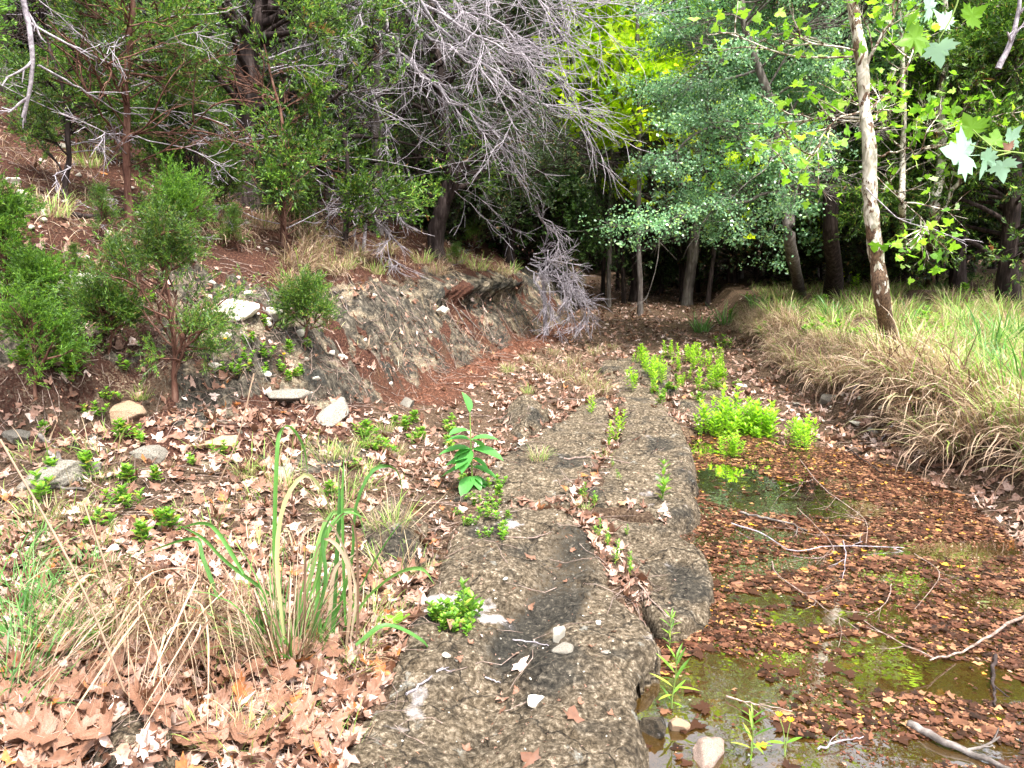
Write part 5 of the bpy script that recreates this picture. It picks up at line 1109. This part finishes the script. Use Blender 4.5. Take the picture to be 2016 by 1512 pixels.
def build_herbs():
    rng = R(1101)
    # broad-leaved plant in the middle
    b = on(930, 955); root = thing('broad_leaved_plant', 'knee-high plant with large pale green oval leaves beside the middle slab', 'plant', b)
    h = .46; P = resample([b, (b + at_y(925, 812, b[1])) / 2, at_y(925, 812, b[1])], 9); g = Geo(); tubes(g, P[None], np.linspace(.007, .003, 9)[None], 6); part('stem', g, M['stem'], root)
    ov = oval(.30, .15, .25, 6); gl = []
    lv = [(925, 805, -.2, 1.2, .08), (905, 830, -1, .35, .10), (955, 845, 1, .3, .10), (890, 865, -1.1, .1, .12), (965, 880, 1.2, .0, .13), (875, 850, -1.2, .3, .09), (905, 905, -1, -.1, .12), (945, 905, 1, -.3, .12), (880, 895, -1.2, .0, .10), (930, 930, -.5, -.5, .1), (900, 940, -.8, -.6, .09), (950, 935, .8, -.5, .1), (915, 880, -.2, -.3, .1), (925, 860, .3, -.2, .09)]
    lv += [(925 + 10 * rng.normal(), rng.uniform(860, 950), rng.choice([-1, 1]) * rng.uniform(.5, 1.2), rng.uniform(-.5, .3), rng.uniform(.05, .09)) for _ in range(12)]
    for i, (px, py, dx, dz, L) in enumerate(lv):
        u = np.clip((955 - py) / 150, .05, 1); c = P[int(u * 8)]; D = norm(np.array([[dx, rng.normal(-.35, .5), dz]])); sx = norm(np.cross(D, [[0, 0, 1.]])); F = np.stack([sx, D, np.cross(sx, D)], 2)
        g = Geo(); scatter(g, ov, c[None], F, np.array([L * 1.75])); part('leaf', g, M['herbblue'], root)
    # bright herbs of the stream bed
    HB = [herb_proto('green_herb', rng, .34, 9, .065, .34, 'herblime', 'plant', .1, 2, .003) for _ in range(3)]
    place(HB, [on(rng.uniform(1380, 1520), rng.uniform(835, 885)) for _ in range(34)], 'green herb at the pool head', 'herbs in the patch at the head of the pool', rng, (.7, 1.15))
    place(HB, [on(rng.uniform(1410, 1460), rng.uniform(885, 905), True) for _ in range(5)], 'green herb standing in shallow water before the dense patch', 'herbs standing in the shallow water', rng, (.5, .7))
    place(HB, [on(rng.uniform(1550, 1595), rng.uniform(865, 895), True) for _ in range(7)], 'green herb in the small separate patch right of the dense one', 'herbs in the small separate patch', rng, (.6, .85))
    place(HB, [on(rng.uniform(1240, 1420), rng.uniform(700, 775)) for _ in range(50)], 'lime-green herb in far patch', 'herbs in the far patch', rng, (.42, .85))
    place(HB, [on(px, py) for px, py in [(1160, 815), (1225, 850), (1215, 870)]], 'small green herb rooted in a crack of the rounded slab', 'herbs in slab cracks', rng, (.4, .6))
    W = [herb_proto('small_weed', rng, .20, 8, .045, .35, 'herb', 'weed', .0, 1, .0022) for _ in range(2)]
    place(W, [on(1305, 985)], 'slender upright weed at the dark edge of the rounded slab above the pool', None, rng, (1.2, 1.3))
    place(W, [on(px, py) for px, py in [(1200, 880), (1205, 920), (1215, 945), (1170, 1000), (1180, 1060), (1195, 1080), (1215, 1110), (1240, 1140), (1235, 1060), (1150, 990), (1240, 1125)]], 'tiny weed in slab crack', 'weeds in the crack between the slabs', rng, (.3, .6))
    LW = [herb_proto('ground_weed', rng, .11, 6, .035, .6, 'herb', 'weed', .25, 3, .0018) for _ in range(3)]
    place(LW, [on(rng.uniform(855, 940), rng.uniform(1205, 1255)) for _ in range(12)], 'low clover-like weed in the green patch beside the dark stain on the slab', 'weeds of the green patch on the slab', rng, (.5, .9))
    place(W, [on(915, 1225)], 'upright feathery green weed in the green patch on the slab', None, rng, (.95, 1.))
    place(LW, [on(rng.uniform(60, 330), rng.uniform(930, 1080)) for _ in range(11)], 'yellow-green weed in left litter', 'weeds in the litter at the left', rng, (.7, 1.4))
    place(LW, [on(rng.uniform(0, 700), rng.uniform(860, 1020)) for _ in range(5)], 'small leafy weed in middle litter', 'leafy weeds in the litter of the middle left', rng, (.5, 1.2))
    place(LW, [on(rng.uniform(700, 900), rng.uniform(830, 900)) for _ in range(16)], 'pale yellow-green weed at the foot of the rock face', 'weeds at the foot of the rock face', rng, (.7, 1.2))
    place(LW, [on(rng.uniform(880, 1000), rng.uniform(945, 1060)) for _ in range(14)], 'tiny weed among the leaves below the broad-leaved plant', 'weeds below the broad-leaved plant', rng, (.4, .8))
    place(LW, [on(rng.uniform(380, 620), rng.uniform(640, 760)) for _ in range(16)], 'small green plant on the rocky bank', 'small plants on the rocky bank', rng, (.6, 1.1))
    place(LW, [on(rng.uniform(0, 300), rng.uniform(560, 900)) for _ in range(18)], 'green weed among bank seedlings', 'weeds between the seedlings', rng, (.7, 1.5))
    place(LW, [on(rng.uniform(1280, 1460), rng.uniform(740, 800)) for _ in range(16)], 'spreading lime-green weed on the flat shelf of the stream bed', 'weeds on the flat shelf', rng, (.6, 1.1))
    place(LW, [on(rng.uniform(1420, 2010), rng.uniform(580, 700)) for _ in range(30)], 'leafy plant in right grass', 'leafy plants on the right flat', rng, (1.2, 2.4))
    place(HB, [on(1880, 570), on(1845, 560), on(1690, 580)], 'bright leafy sapling in the grass at the back right', 'leafy saplings at the back right', rng, (1.2, 1.5))
    NW = [herb_proto('narrow_leaved_weed', rng, .20, 8, .065, .14, 'herb', 'weed', .15, 0, .0025) for _ in range(2)]
    place(NW, [on(1322, 1400, True)], 'narrow-leaved weed growing from the water beside the slab, above the two stones', None, rng, (1.2, 1.25))
    place(NW, [on(1318, 1275, True)], 'narrow-leaved weed sprig at the foot of the slab, higher of the two', None, rng, (.7, .75))
    place(NW, [on(1478, 1500, True)], 'narrow-leaved green weed rising from the pool at the bottom, right of the pink stone', None, rng, (.9, .95))
    place(NW, [on(700, 1330)], 'small narrow-leaved weed at the edge of the litter by the slab', None, rng, (.3, .32))
    # round leaf pair
    b = on(785, 1240); root = thing('round_leaved_seedling', 'seedling with two round glossy leaves at the edge of the slab', 'plant', b)
    for d, L in (((-.9, -.2, .6), .075), ((.7, -.3, .8), .075), ((.1, .2, .6), .05)):
        D = norm(np.array([d], float)); sx = norm(np.cross(D, [[0, 0, 1.]])); g = Geo(); scatter(g, oval(.42, .1, .1, 6), b[None] + [[0, 0, .03]], np.stack([sx, D, np.cross(sx, D)], 2), np.array([L])); part('leaf', g, M['herb'], root)
    g = Geo(); tubes(g, resample([b, b + [0, 0, .04]], 3)[None], np.full((1, 3), .0025), 4); part('stem', g, M['stem'], root)
    # yellow flowers
    for px, py, lab, sc_ in [(1545, 1490, 'two small yellow flowers on a thin stalk at the bottom of the pool', 1.), (445, 690, 'tiny yellow flower on the rocky bank, nearest the juniper', 1.3), (560, 715, 'tiny yellow flower on the rocky bank, right of the other', 1.3)]:
        b = on(px, py, True); root = thing('yellow_flower', lab, 'flower', b); g = Geo(); hs_ = [(-.03, .15), (.01, .13)] if sc_ == 1. else [(0, .06)]
        gp = Geo(); ov2 = oval(.3, .1, -.2, 3)
        for dx, hh in hs_:
            P = resample([b, b + [dx * .3, 0, hh * .6], b + [dx, 0, hh]], 6); tubes(g, P[None], np.full((1, 6), .0018), 4)
            a = np.arange(8) * .785; D = norm(np.stack([np.cos(a), np.sin(a), np.full(8, .7)], 1)); sx = norm(np.cross(D, [[0, 0, 1.]])); scatter(gp, ov2, np.repeat(P[-1:], 8, 0), np.stack([sx, D, np.cross(sx, D)], 2), np.full(8, .013 * sc_ * 1.4))
        lf = Geo(); D = norm(np.array([[-1, -.1, .25], [.9, 0, .5]])); sx = norm(np.cross(D, [[0, 0, 1.]])); scatter(lf, oval(.12, .1, .1), np.repeat(b[None] + [[0, 0, .05]], 2, 0), np.stack([sx, D, np.cross(sx, D)], 2), np.array([.07, .06]))
        part('stem', g, M['stem'], root); part('petals', gp, M['yellow'], root); part('leaf', lf, M['herb'], root)

def stone_mesh(rng, name, mat, fl=.6, sub=3, rough=.2):
    import bmesh
    bm = bmesh.new(); bmesh.ops.create_icosphere(bm, subdivisions=sub, radius=1)
    V = np.array([v.co[:] for v in bm.verts]); o = rng.random(3) * 50
    for _ in range(13):   # chip flat facets
        n = norm(rng.normal(0, 1, (1, 3)))[0]; d = rng.uniform(.42, .8); k = V @ n; V = V - np.maximum(k - d, 0)[:, None] * n * .97
    V = V * (1 + rough * fbm(V[:, 0] * 1.3 + o[0], V[:, 1] * 1.3 + o[1], V[:, 2] * 1.3 + o[2], o=4))[:, None] * [1, rng.uniform(.6, .9), fl]
    for v, c in zip(bm.verts, V): v.co = c
    me = bpy.data.meshes.new(name); bm.to_mesh(me); bm.free(); me.materials.append(mat)
    me.polygons.foreach_set('use_smooth', np.full(len(me.polygons), True)); return me
def build_stones():
    rng = R(1201)
    for px, py, w_, mat, fl, nm, lab in [
        (1098, 1262, .045, 'whitestone', 1.0, 'stone', 'upright white pointed stone standing behind the flat grey one on the slab'), (1108, 1284, .060, 'greystone', .35, 'stone', 'flat dark-edged grey stone lying before the upright white one'),
        (1053, 1385, .046, 'whitestone', .5, 'stone', 'white jagged stone alone near the bottom of the foreground slab'), (1178, 1228, .020, 'whitestone', .6, 'stone', 'small round white stone near the right side of the slab'),
        (880, 1305, .024, 'whitestone', .5, 'stone', 'whitish pebble at the edge of the dry leaves on the slab'), (900, 1310, .012, 'whitestone', .6, 'stone', 'tiny pebble touching the whitish one by the dry leaves'),
        (960, 940, .035, 'brownstone', .6, 'stone', 'yellowish stone at the foot of the broad-leaved plant'), (995, 1145, .018, 'whitestone', .4, 'stone', 'small flat white stone in the middle of the slab'), (955, 1098, .014, 'greystone', .6, 'stone', 'small grey pebble on the upper part of the foreground slab'),
        (1192, 1290, .022, 'greystone', .3, 'stone', 'small flat grey chip right of the flat grey stone'), (1180, 1035, .020, 'whitestone', .4, 'stone', 'pale flat chip by the crack between the slabs'), (1100, 1028, .02, 'brownstone', .5, 'stone', 'light brown stone on the upper edge of the foreground slab'),
        (1233, 965, .018, 'whitestone', .4, 'stone', 'white chip lying on the rounded slab'), (1630, 790, .16, 'greystone', .55, 'boulder', 'grey boulder at the foot of the right bank under hanging grass'), (1570, 800, .10, 'greystone', .4, 'boulder', 'light grey stone left of the bank boulder'),
        (1460, 760, .13, 'whitestone', .25, 'stone', 'flat tan stone slab behind the green herbs'), (1690, 835, .10, 'whitestone', .25, 'stone', 'flat pale stone at the pool end below the right bank'), (1720, 850, .08, 'greystone', .3, 'stone', 'flat grey stone right of the pale flat one'),
        (870, 612, .12, 'whitestone', .7, 'stone', 'pale cream rock set in the middle of the rock face'), (120, 290, .12, 'whitestone', .4, 'stone', 'pale flat rock high on the left slope'), (85, 420, .08, 'whitestone', .5, 'stone', 'pale flat rock on the upper left slope'),
        (130, 400, .06, 'whitestone', .5, 'stone', 'small pale rock right of the flat one on the upper left slope'), (20, 360, .1, 'whitestone', .5, 'stone', 'pale stone at the left edge of the upper slope'), (320, 515, .035, 'whitestone', .7, 'stone', 'small whitish stone on dark soil above the bank rocks'),
        (150, 590, .26, 'whitestone', .6, 'boulder', 'large cream limestone boulder at the top of the left bank'), (220, 600, .18, 'greystone', .7, 'boulder', 'lichen-darkened grey boulder beside the cream one'), (470, 610, .20, 'whitestone', .6, 'boulder', 'cream limestone block above the rock face'),
        (540, 620, .14, 'whitestone', .6, 'boulder', 'smaller cream block right of the limestone block'), (560, 790, .22, 'greystone', .45, 'boulder', 'smooth pale grey boulder at the foot of the rock face'), (240, 830, .18, 'brownstone', .6, 'boulder', 'brown pitted boulder below the crooked juniper'),
        (130, 940, .25, 'greystone', .3, 'boulder', 'low grey rock half buried at the left'), (255, 815, .02, 'whitestone', .4, 'stone', 'small white chip on the brown pitted boulder'), (800, 800, .10, 'greystone', .7, 'stone', 'dark rock standing out of the orange needles'),
        (560, 930, .13, 'greystone', .35, 'boulder', 'low grey rock in the litter behind the strap-leaved grass'), (300, 900, .16, 'greystone', .4, 'boulder', 'dark grey rock at the foot of the left slope, half covered in leaves'), (430, 880, .13, 'brownstone', .4, 'boulder', 'brown flat rock at the foot of the left slope'), (40, 870, .14, 'greystone', .45, 'boulder', 'grey rock near the left edge at the slope foot'),
        (650, 820, .2, 'greystone', .5, 'boulder', 'bluish grey lichened rock at the bottom of the rock face')]:
        p = on(px, py); me = stone_mesh(rng, nm, M[mat], fl, 4 if w_ > .09 else 3, .25)
        o = obj(nm, me, None, p + [0, 0, w_ * fl * (.35 if w_ < .09 else .1)]); o.scale = (w_, w_, w_); o.rotation_euler = (rng.normal(0, .12), rng.normal(0, .12), rng.random() * 6); tag(o, lab, 'rock' if nm == 'boulder' else 'stone')
    # stones standing in the water
    for px, py, w_, mat, fl, lab in [(1285, 1440, .080, 'slab', .9, 'dark brown rock standing in the pool against the slab'), (1335, 1432, .042, 'brownstone', 1.1, 'yellow-tan stone in the pool right of the dark brown rock'), (1395, 1495, .085, 'pinkstone', .6, 'pinkish white stone in the pool at the bottom edge')]:
        p = at_z(px, py, WZ); o = obj('stone', stone_mesh(rng, 'stone', M[mat], fl, 4, .25), None, (p[0], p[1], WZ + .01)); o.scale = (w_, w_, w_); o.rotation_euler = (0, 0, rng.random() * 6); tag(o, lab, 'stone')
    pr = [tag(obj('pebble', stone_mesh(rng, 'pebble', M['whitestone'], .5, 2, .2)), 'x', 'pebble') for _ in range(4)]
    for cnt, box, sz, lab, grp in [(60, (780, 1240, 860, 1500), (.003, .009), 'tiny white pebble on the foreground slabs', 'tiny pebbles on the slabs'), (46, (0, 620, 330, 640), (.02, .06), 'pale stone on upper left slope', 'broken stones on the left slope'),
                                   (26, (420, 800, 560, 760), (.02, .07), 'cream stone in the rock face', 'stones in the rock face'), (22, (1440, 1760, 730, 850), (.015, .05), 'flat stone beyond the pool', 'stones at the far end of the pool'), (18, (850, 1000, 960, 1060), (.006, .016), 'pebble in the litter below the broad-leaved plant', 'pebbles below the broad-leaved plant')]:
        for _ in range(cnt):
            p = on(rng.uniform(box[0], box[1]), rng.uniform(box[2], box[3])); q = pr[int(rng.integers(0, 4))]
            o = q if q.get('label') == 'x' else q.copy()
            if o is not q: COL.objects.link(o)
            s = rng.uniform(*sz); o.location = p + [0, 0, s * .2]; o.scale = (s, s, s); o.rotation_euler = (rng.normal(0, .2), rng.normal(0, .2), rng.random() * 6); o['label'] = lab; o['group'] = grp

def stick(name, label, P, r0, r1, mat, seed, twigs=0, cat='stick', tl=.3):
    rng = R(seed); P = resample(P, 14); P[1:-1] += rng.normal(0, min(r0 * .5, .004) if r0 < .015 else r0 * .12, (12, 3)); o0 = P[0]
    root_g = Geo(); L = P[None]; tubes(root_g, L, taper(L, r0, r1), 6)
    if twigs:
        A = spawn(rng, L, twigs, .2, 1, .6, lambda t, p: p * tl, 6, .12, 0, 0, flat=.7); tubes(root_g, A, taper(A, r1 * 1.1, r1 * .5), 4)
        B = spawn(rng, A, 2, .3, 1, .6, lambda t, p: p * .4, 4, .12, 0, 0, flat=.6); tubes(root_g, B, taper(B, r1 * .7, r1 * .4), 3)
    o = obj(name, root_g.mesh(name, M[mat], origin=o0), None, o0); return tag(o, label, cat)
def build_sticks():
    def w_(l, h=.01): return [at_z(px, py, WZ + h + (q if (q := 0) else 0)) for px, py in l]
    Z = lambda l, h: [at_z(px, py, WZ + h * (k % 2) + .012) for k, (px, py) in enumerate(l)]
    for i, (l, r, mt, lab, tw, h) in enumerate([
        ([(1458, 1008), (1500, 1018), (1550, 1030), (1590, 1045)], .012, 'deadtwig', 'bluish grey weathered stick floating across the upper pool', 0, .015),
        ([(1575, 905), (1620, 960), (1700, 1020), (1705, 1070)], .005, 'twig', 'thin bent twig leaning over the upper pool, forked near its tip', 3, .05),
        ([(1665, 880), (1700, 905), (1735, 930)], .010, 'darkbark', 'short dark stick at the far right end of the pool', 0, .02),
        ([(1520, 1105), (1530, 1130), (1600, 1180), (1690, 1240)], .006, 'deadtwig', 'long pale twig crossing the middle of the pool', 2, .03),
        ([(1660, 1065), (1665, 1100), (1658, 1140)], .005, 'deadtwig', 'pale crooked twig tip standing out of the leaves in mid pool', 1, .06),
        ([(1440, 1030), (1500, 1050), (1560, 1085), (1640, 1075), (1780, 1078)], .006, 'deadtwig', 'thin grey stick lying level across the upper middle of the pool', 2, .02),
        ([(1755, 1150), (1745, 1185), (1705, 1215)], .004, 'deadtwig', 'small forked white twig in the middle of the pool, right side', 1, .05),
        ([(2030, 1205), (1960, 1245), (1900, 1280), (1830, 1300)], .011, 'twig', 'smooth brown branch reaching into the pool from the right edge', 0, .05),
        ([(1960, 1290), (1955, 1340), (1960, 1390)], .012, 'darkbark', 'dark crooked stick in the open water at right', 0, .01),
        ([(1790, 1425), (1850, 1455), (1930, 1490), (2020, 1530)], .022, 'deadtwig', 'thick pale weathered branch half sunk at the lower right', 0, .01),
        ([(1610, 1475), (1650, 1460), (1700, 1450)], .006, 'deadtwig', 'short grey twig among the leaves at the bottom of the pool', 0, .01),
        ([(1430, 1370), (1480, 1385), (1560, 1400)], .005, 'twig', 'fine dark twig by the open water at lower left of the pool', 2, .01),
        ([(1570, 1000), (1640, 1075), (1610, 1100)], .004, 'twig', 'hair-thin twig arching across the upper pool leaves', 2, .03),
        ([(1800, 1090), (1850, 1130), (1800, 1200)], .004, 'twig', 'thin curved twig in the right part of the pool', 3, .03)]):
        stick('twig' if r < .009 else 'stick', lab, Z(l, h), r * .7, r * .3, mt if i % 3 else 'greybark' if r > .009 else 'twig', 1300 + i, tw + 1)
    G_ = lambda l, h: [on(px, py) + [0, 0, h] for px, py in l]
    for i, (l, r, mt, lab, tw) in enumerate([
        ([(985, 1060), (1040, 1062), (1075, 1055), (1105, 1035)], .0035, 'twig', 'thin curved twig on the upper part of the foreground slab', 1), ([(800, 1375), (840, 1345), (872, 1320)], .005, 'deadtwig', 'forked pale twig on the left of the foreground slab', 2), ([(1010, 1262), (1050, 1268), (1080, 1275)], .003, 'deadtwig', 'straight little twig left of the flat grey stone', 0),
        ([(1220, 1100), (1245, 1140), (1300, 1210), (1340, 1230)], .005, 'twig', 'twig lying in the crack between the slabs', 0), ([(955, 1335), (985, 1350)], .003, 'deadtwig', 'tiny pale twig in the middle of the slab', 0),
        ([(1110, 905), (1180, 905), (1240, 915)], .007, 'twig', 'dark slim twig across the middle slabs', 0), ([(80, 870), (120, 910), (100, 960), (170, 970)], .014, 'greybark', 'exposed crooked root at the left foot of the bank', 2), ([(95, 900), (170, 945), (260, 940)], .012, 'greybark', 'grey exposed root below the crooked root', 2),
        ([(330, 255), (390, 240), (440, 230), (540, 215)], .035, 'darkbark', 'dark fallen pole slanting across the left slope', 0), ([(140, 430), (200, 435), (270, 410)], .03, 'darkbark', 'dark rotten log on the upper left slope', 0), ([(1740, 745), (1690, 760), (1670, 800)], .010, 'deadtwig', 'whitish broken stick against the right bank', 0),
        ([(1880, 760), (1800, 800), (1750, 850), (1735, 870)], .008, 'deadtwig', 'long bleached stem arching down the right bank', 0), ([(1990, 1140), (2020, 1120), (2060, 1095)], .035, 'darkbark', 'dark branch end on the leaves at the right edge', 0), ([(1380, 660), (1420, 640), (1470, 640)], .012, 'greybark', 'fallen stick at the left end of the right bank', 0),
        ([(400, 1000), (440, 985), (480, 1000)], .006, 'twig', 'twig in the litter left of the green blades', 1), ([(1350, 820), (1440, 850), (1540, 840)], .006, 'twig', 'thin twig on the flat shelf behind the pool', 1)]):
        stick('exposed_root' if 'root' in lab else 'log' if 'log' in lab or 'pole' in lab else 'twig', lab, G_(l, r * 1.2), r, r * .5, mt, 1400 + i, tw, 'root' if 'root' in lab else 'log' if 'log' in lab or 'pole' in lab else 'twig')
    rng = R(1701)
    for i in range(22):
        a_ = on(rng.uniform(330, 1000), rng.uniform(545, 640)); q = a_ + np.array([rng.uniform(.1, .35), rng.uniform(-.35, -.05), 0]); q2 = q + np.array([rng.uniform(.0, .3), rng.uniform(-.3, 0), 0])
        P = np.array([a_, q, q2]); P[:, 2] = surf(P[:, 0], P[:, 1]) + [.01, .025, .015]
        o = stick('exposed_root', 'x', P, rng.uniform(.004, .011), .003, ('twig', 'greybark')[i % 2], 1710 + i, 2, 'root', .4); o['label'] = 'exposed root on rock face'; o['group'] = 'exposed roots on the rock face'
    # bare pale branches at the upper left, hanging into view from the near tree
    near = [([(30, -120, 4.2), (48, 0, 4.2), (63, 90, 4.2), (62, 160, 4.2), (45, 232, 4.2)], .016, 'pale bare branch hanging down at the left edge', 4), ([(20, 225, 4.3), (60, 230, 4.3), (100, 245, 4.3)], .008, None, 0)]
    stick('bare_branch', near[0][2], PT(near[0][0]), .017, .008, 'deadtwig', 1500, 4, 'branch', .16)
    for i, (l, r, lab) in enumerate([([(60, 45, 6.5), (140, 90, 6.6), (230, 130, 7.), (262, 140, 7.5)], .010, 'thin pale bare branch slanting down right to the slender red trunk'), ([(75, 128, 6.3), (150, 170, 6.6), (200, 200, 7), (250, 230, 7.6)], .009, 'lower pale bare branch slanting to the slender red trunk'),
                                     ([(262, 50, 7.6), (340, 32, 7.6), (430, 25, 7.6), (470, 15, 7.6)], .008, 'thin pale branch running right from the slender red trunk near the top'), ([(258, 170, 7.6), (320, 150, 7.6), (380, 110, 7.6)], .007, 'pale branch rising right from the slender red trunk'),
                                     ([(1965, 135, 6), (1990, 80, 6), (2005, 20, 6), (2010, -60, 6)], .022, 'grey bare limb at the upper right corner'), ([(1705, 370, 7.7), (1770, 430, 7.5), (1830, 450, 7.4), (1900, 475, 7.2)], .007, 'thin bare branch crossing right of the mottled sycamore trunk')]):
        stick('bare_branch', lab, PT(l), r, r * .5, 'deadtwig', 1510 + i, 3, 'branch', .22)
def build_near_leaves():
    """sycamore sprigs reaching into view at the upper right, close to the viewer"""
    rng = R(1601)
    def leaf(name, root, px, py, Y, size, ang, mat, rx=-.2, ry=0., k=0, flip=False):
        p = at_y(px, py, Y); g = Geo(); t = LEAF_FLAT[k % 4]
        F = euler(np.array([math.pi / 2 + rx]), np.array([0.]), np.array([ry])) @ euler(np.array([0.]), np.array([0.]), np.array([ang])); scatter(g, t, p[None], F, np.array([size * 1.5])); part(name, g, M[mat], root)
    b = at_y(2060, 310, 2.3); r1 = thing('sycamore_sprig', 'close sycamore sprig with large pale leaves reaching in at the right edge', 'twig', b)
    g = Geo()
    for l in ([(2060, 310), (2000, 300), (1950, 295), (1910, 285)], [(1960, 296), (1930, 270), (1915, 255)], [(1990, 300), (1950, 310)]): P = resample([at_y(a, c, 2.3) for a, c in l], 6); tubes(g, P[None], np.linspace(.003, .0015, 6)[None], 5)
    part('stem', g, M['stem'], r1)
    for a in [(1893, 303, 2.3, .062, 1.45, 'sycpale', -.35, .2, 0), (1912, 250, 2.32, .040, .5, 'syc', -.1, -.5, 1), (1945, 315, 2.25, .045, 2.9, 'sycpale', .3, .6, 2), (1960, 275, 2.35, .035, -.3, 'syc', -.5, 0, 3), (1975, 330, 2.3, .036, 3.4, 'sycpale', .3, 0, 0), (1995, 270, 2.35, .035, -.6, 'sycpale', .2, .4, 1)]: leaf('leaf', r1, *a[:6], a[6], a[7], a[8])
    leaf('orange_leaf', r1, 1985, 290, 2.3, .018, 1., 'litter', 0, 0, 2)
    b = at_y(1900, -60, 3.1); r2 = thing('sycamore_sprig', 'close sycamore sprig hanging from the top edge above the forked sycamore', 'twig', b)
    g = Geo(); P = resample([at_y(a, c, 3.1) for a, c in [(1900, -60), (1880, 20), (1850, 75)]], 6); tubes(g, P[None], np.linspace(.004, .002, 6)[None], 5); part('stem', g, M['stem'], r2)
    for a in [(1800, 75, 3.1, .055, 1.9, 'syc', -.2, -.3, 0), (1850, 100, 3.1, .055, 3.5, 'sycpale', .4, 0, 1), (1860, 40, 3.15, .05, .8, 'sycpale', -.5, .3, 2), (1830, 10, 3.1, .05, 1.2, 'sycpale', 0, .6, 3), (1915, 30, 3.2, .045, -1., 'syc', 0, -.4, 0), (1795, 40, 3.1, .04, 1.4, 'syc', .4, .8, 1)]: leaf('leaf', r2, *a[:6], a[6], a[7], a[8])
    b = at_y(0, 40, 3.6); r3 = make_tree('juniper_branch', 'bright green juniper branch tip cut by the upper left edge', 'branch', [at_y(-260, 60, 3.6), at_y(-170, 70, 3.6), at_y(-70, 60, 3.6)], .01, .003, 1603, M['redbark'], M['juniperbright'], kind='near', nl=10, ll=.14, l_lo=.3, sub=4, tw=3, per=3, lsc=.9, twr=.0015, lup=0)
# ------------------------------------------------------------ build
build_ground(); build_water(); build_slabs()
build_trees()
build_stones(); build_litter(); build_grass(); build_herbs(); build_sticks(); build_near_leaves()
# ------------------------------------------------------------ tell members of small groups apart by their place
ORD = 'first second third fourth fifth sixth seventh eighth ninth tenth eleventh twelfth thirteenth fourteenth'.split()
def single_out():
    groups = {}
    for o in SC.objects:
        if o.parent is None and o.get('group') and o.get('label') and 'category' in o: groups.setdefault((o['group'], o['label']), []).append(o)
    def px(o):
        l = o.location; y = max(l[1], .3); return l[0] / y
    for (gname, lab), os_ in groups.items():
        n = len(os_)
        if n < 2 or n > 56 or 'woodland' in gname: continue
        words_ = lab.split()
        os_.sort(key=lambda o: o.location[1])
        rows = max(1, math.ceil(n / 12)); per = math.ceil(n / rows)
        for r in range(rows):
            row = sorted(os_[r * per:(r + 1) * per], key=px)
            for i, o in enumerate(row):
                where = '%s from left' % ORD[i] if rows == 1 else '%s from left in %s row' % (ORD[i], ['nearest', 'second', 'third', 'fourth', 'fifth'][r])
                keep = 16 - len(where.split())
                if len(words_) > keep:
                    short = ' '.join(words_[:keep])
                    while short.split()[-1] in ('the', 'a', 'of', 'in', 'at', 'and', 'by', 'on', 'between', 'below', 'above', 'behind', 'right', 'left', 'to', 'along', 'over', 'before', 'with', 'from', 'its'): short = ' '.join(short.split()[:-1])
                else: short = lab
                o['label'] = short.rstrip(',') + ', ' + where
single_out()
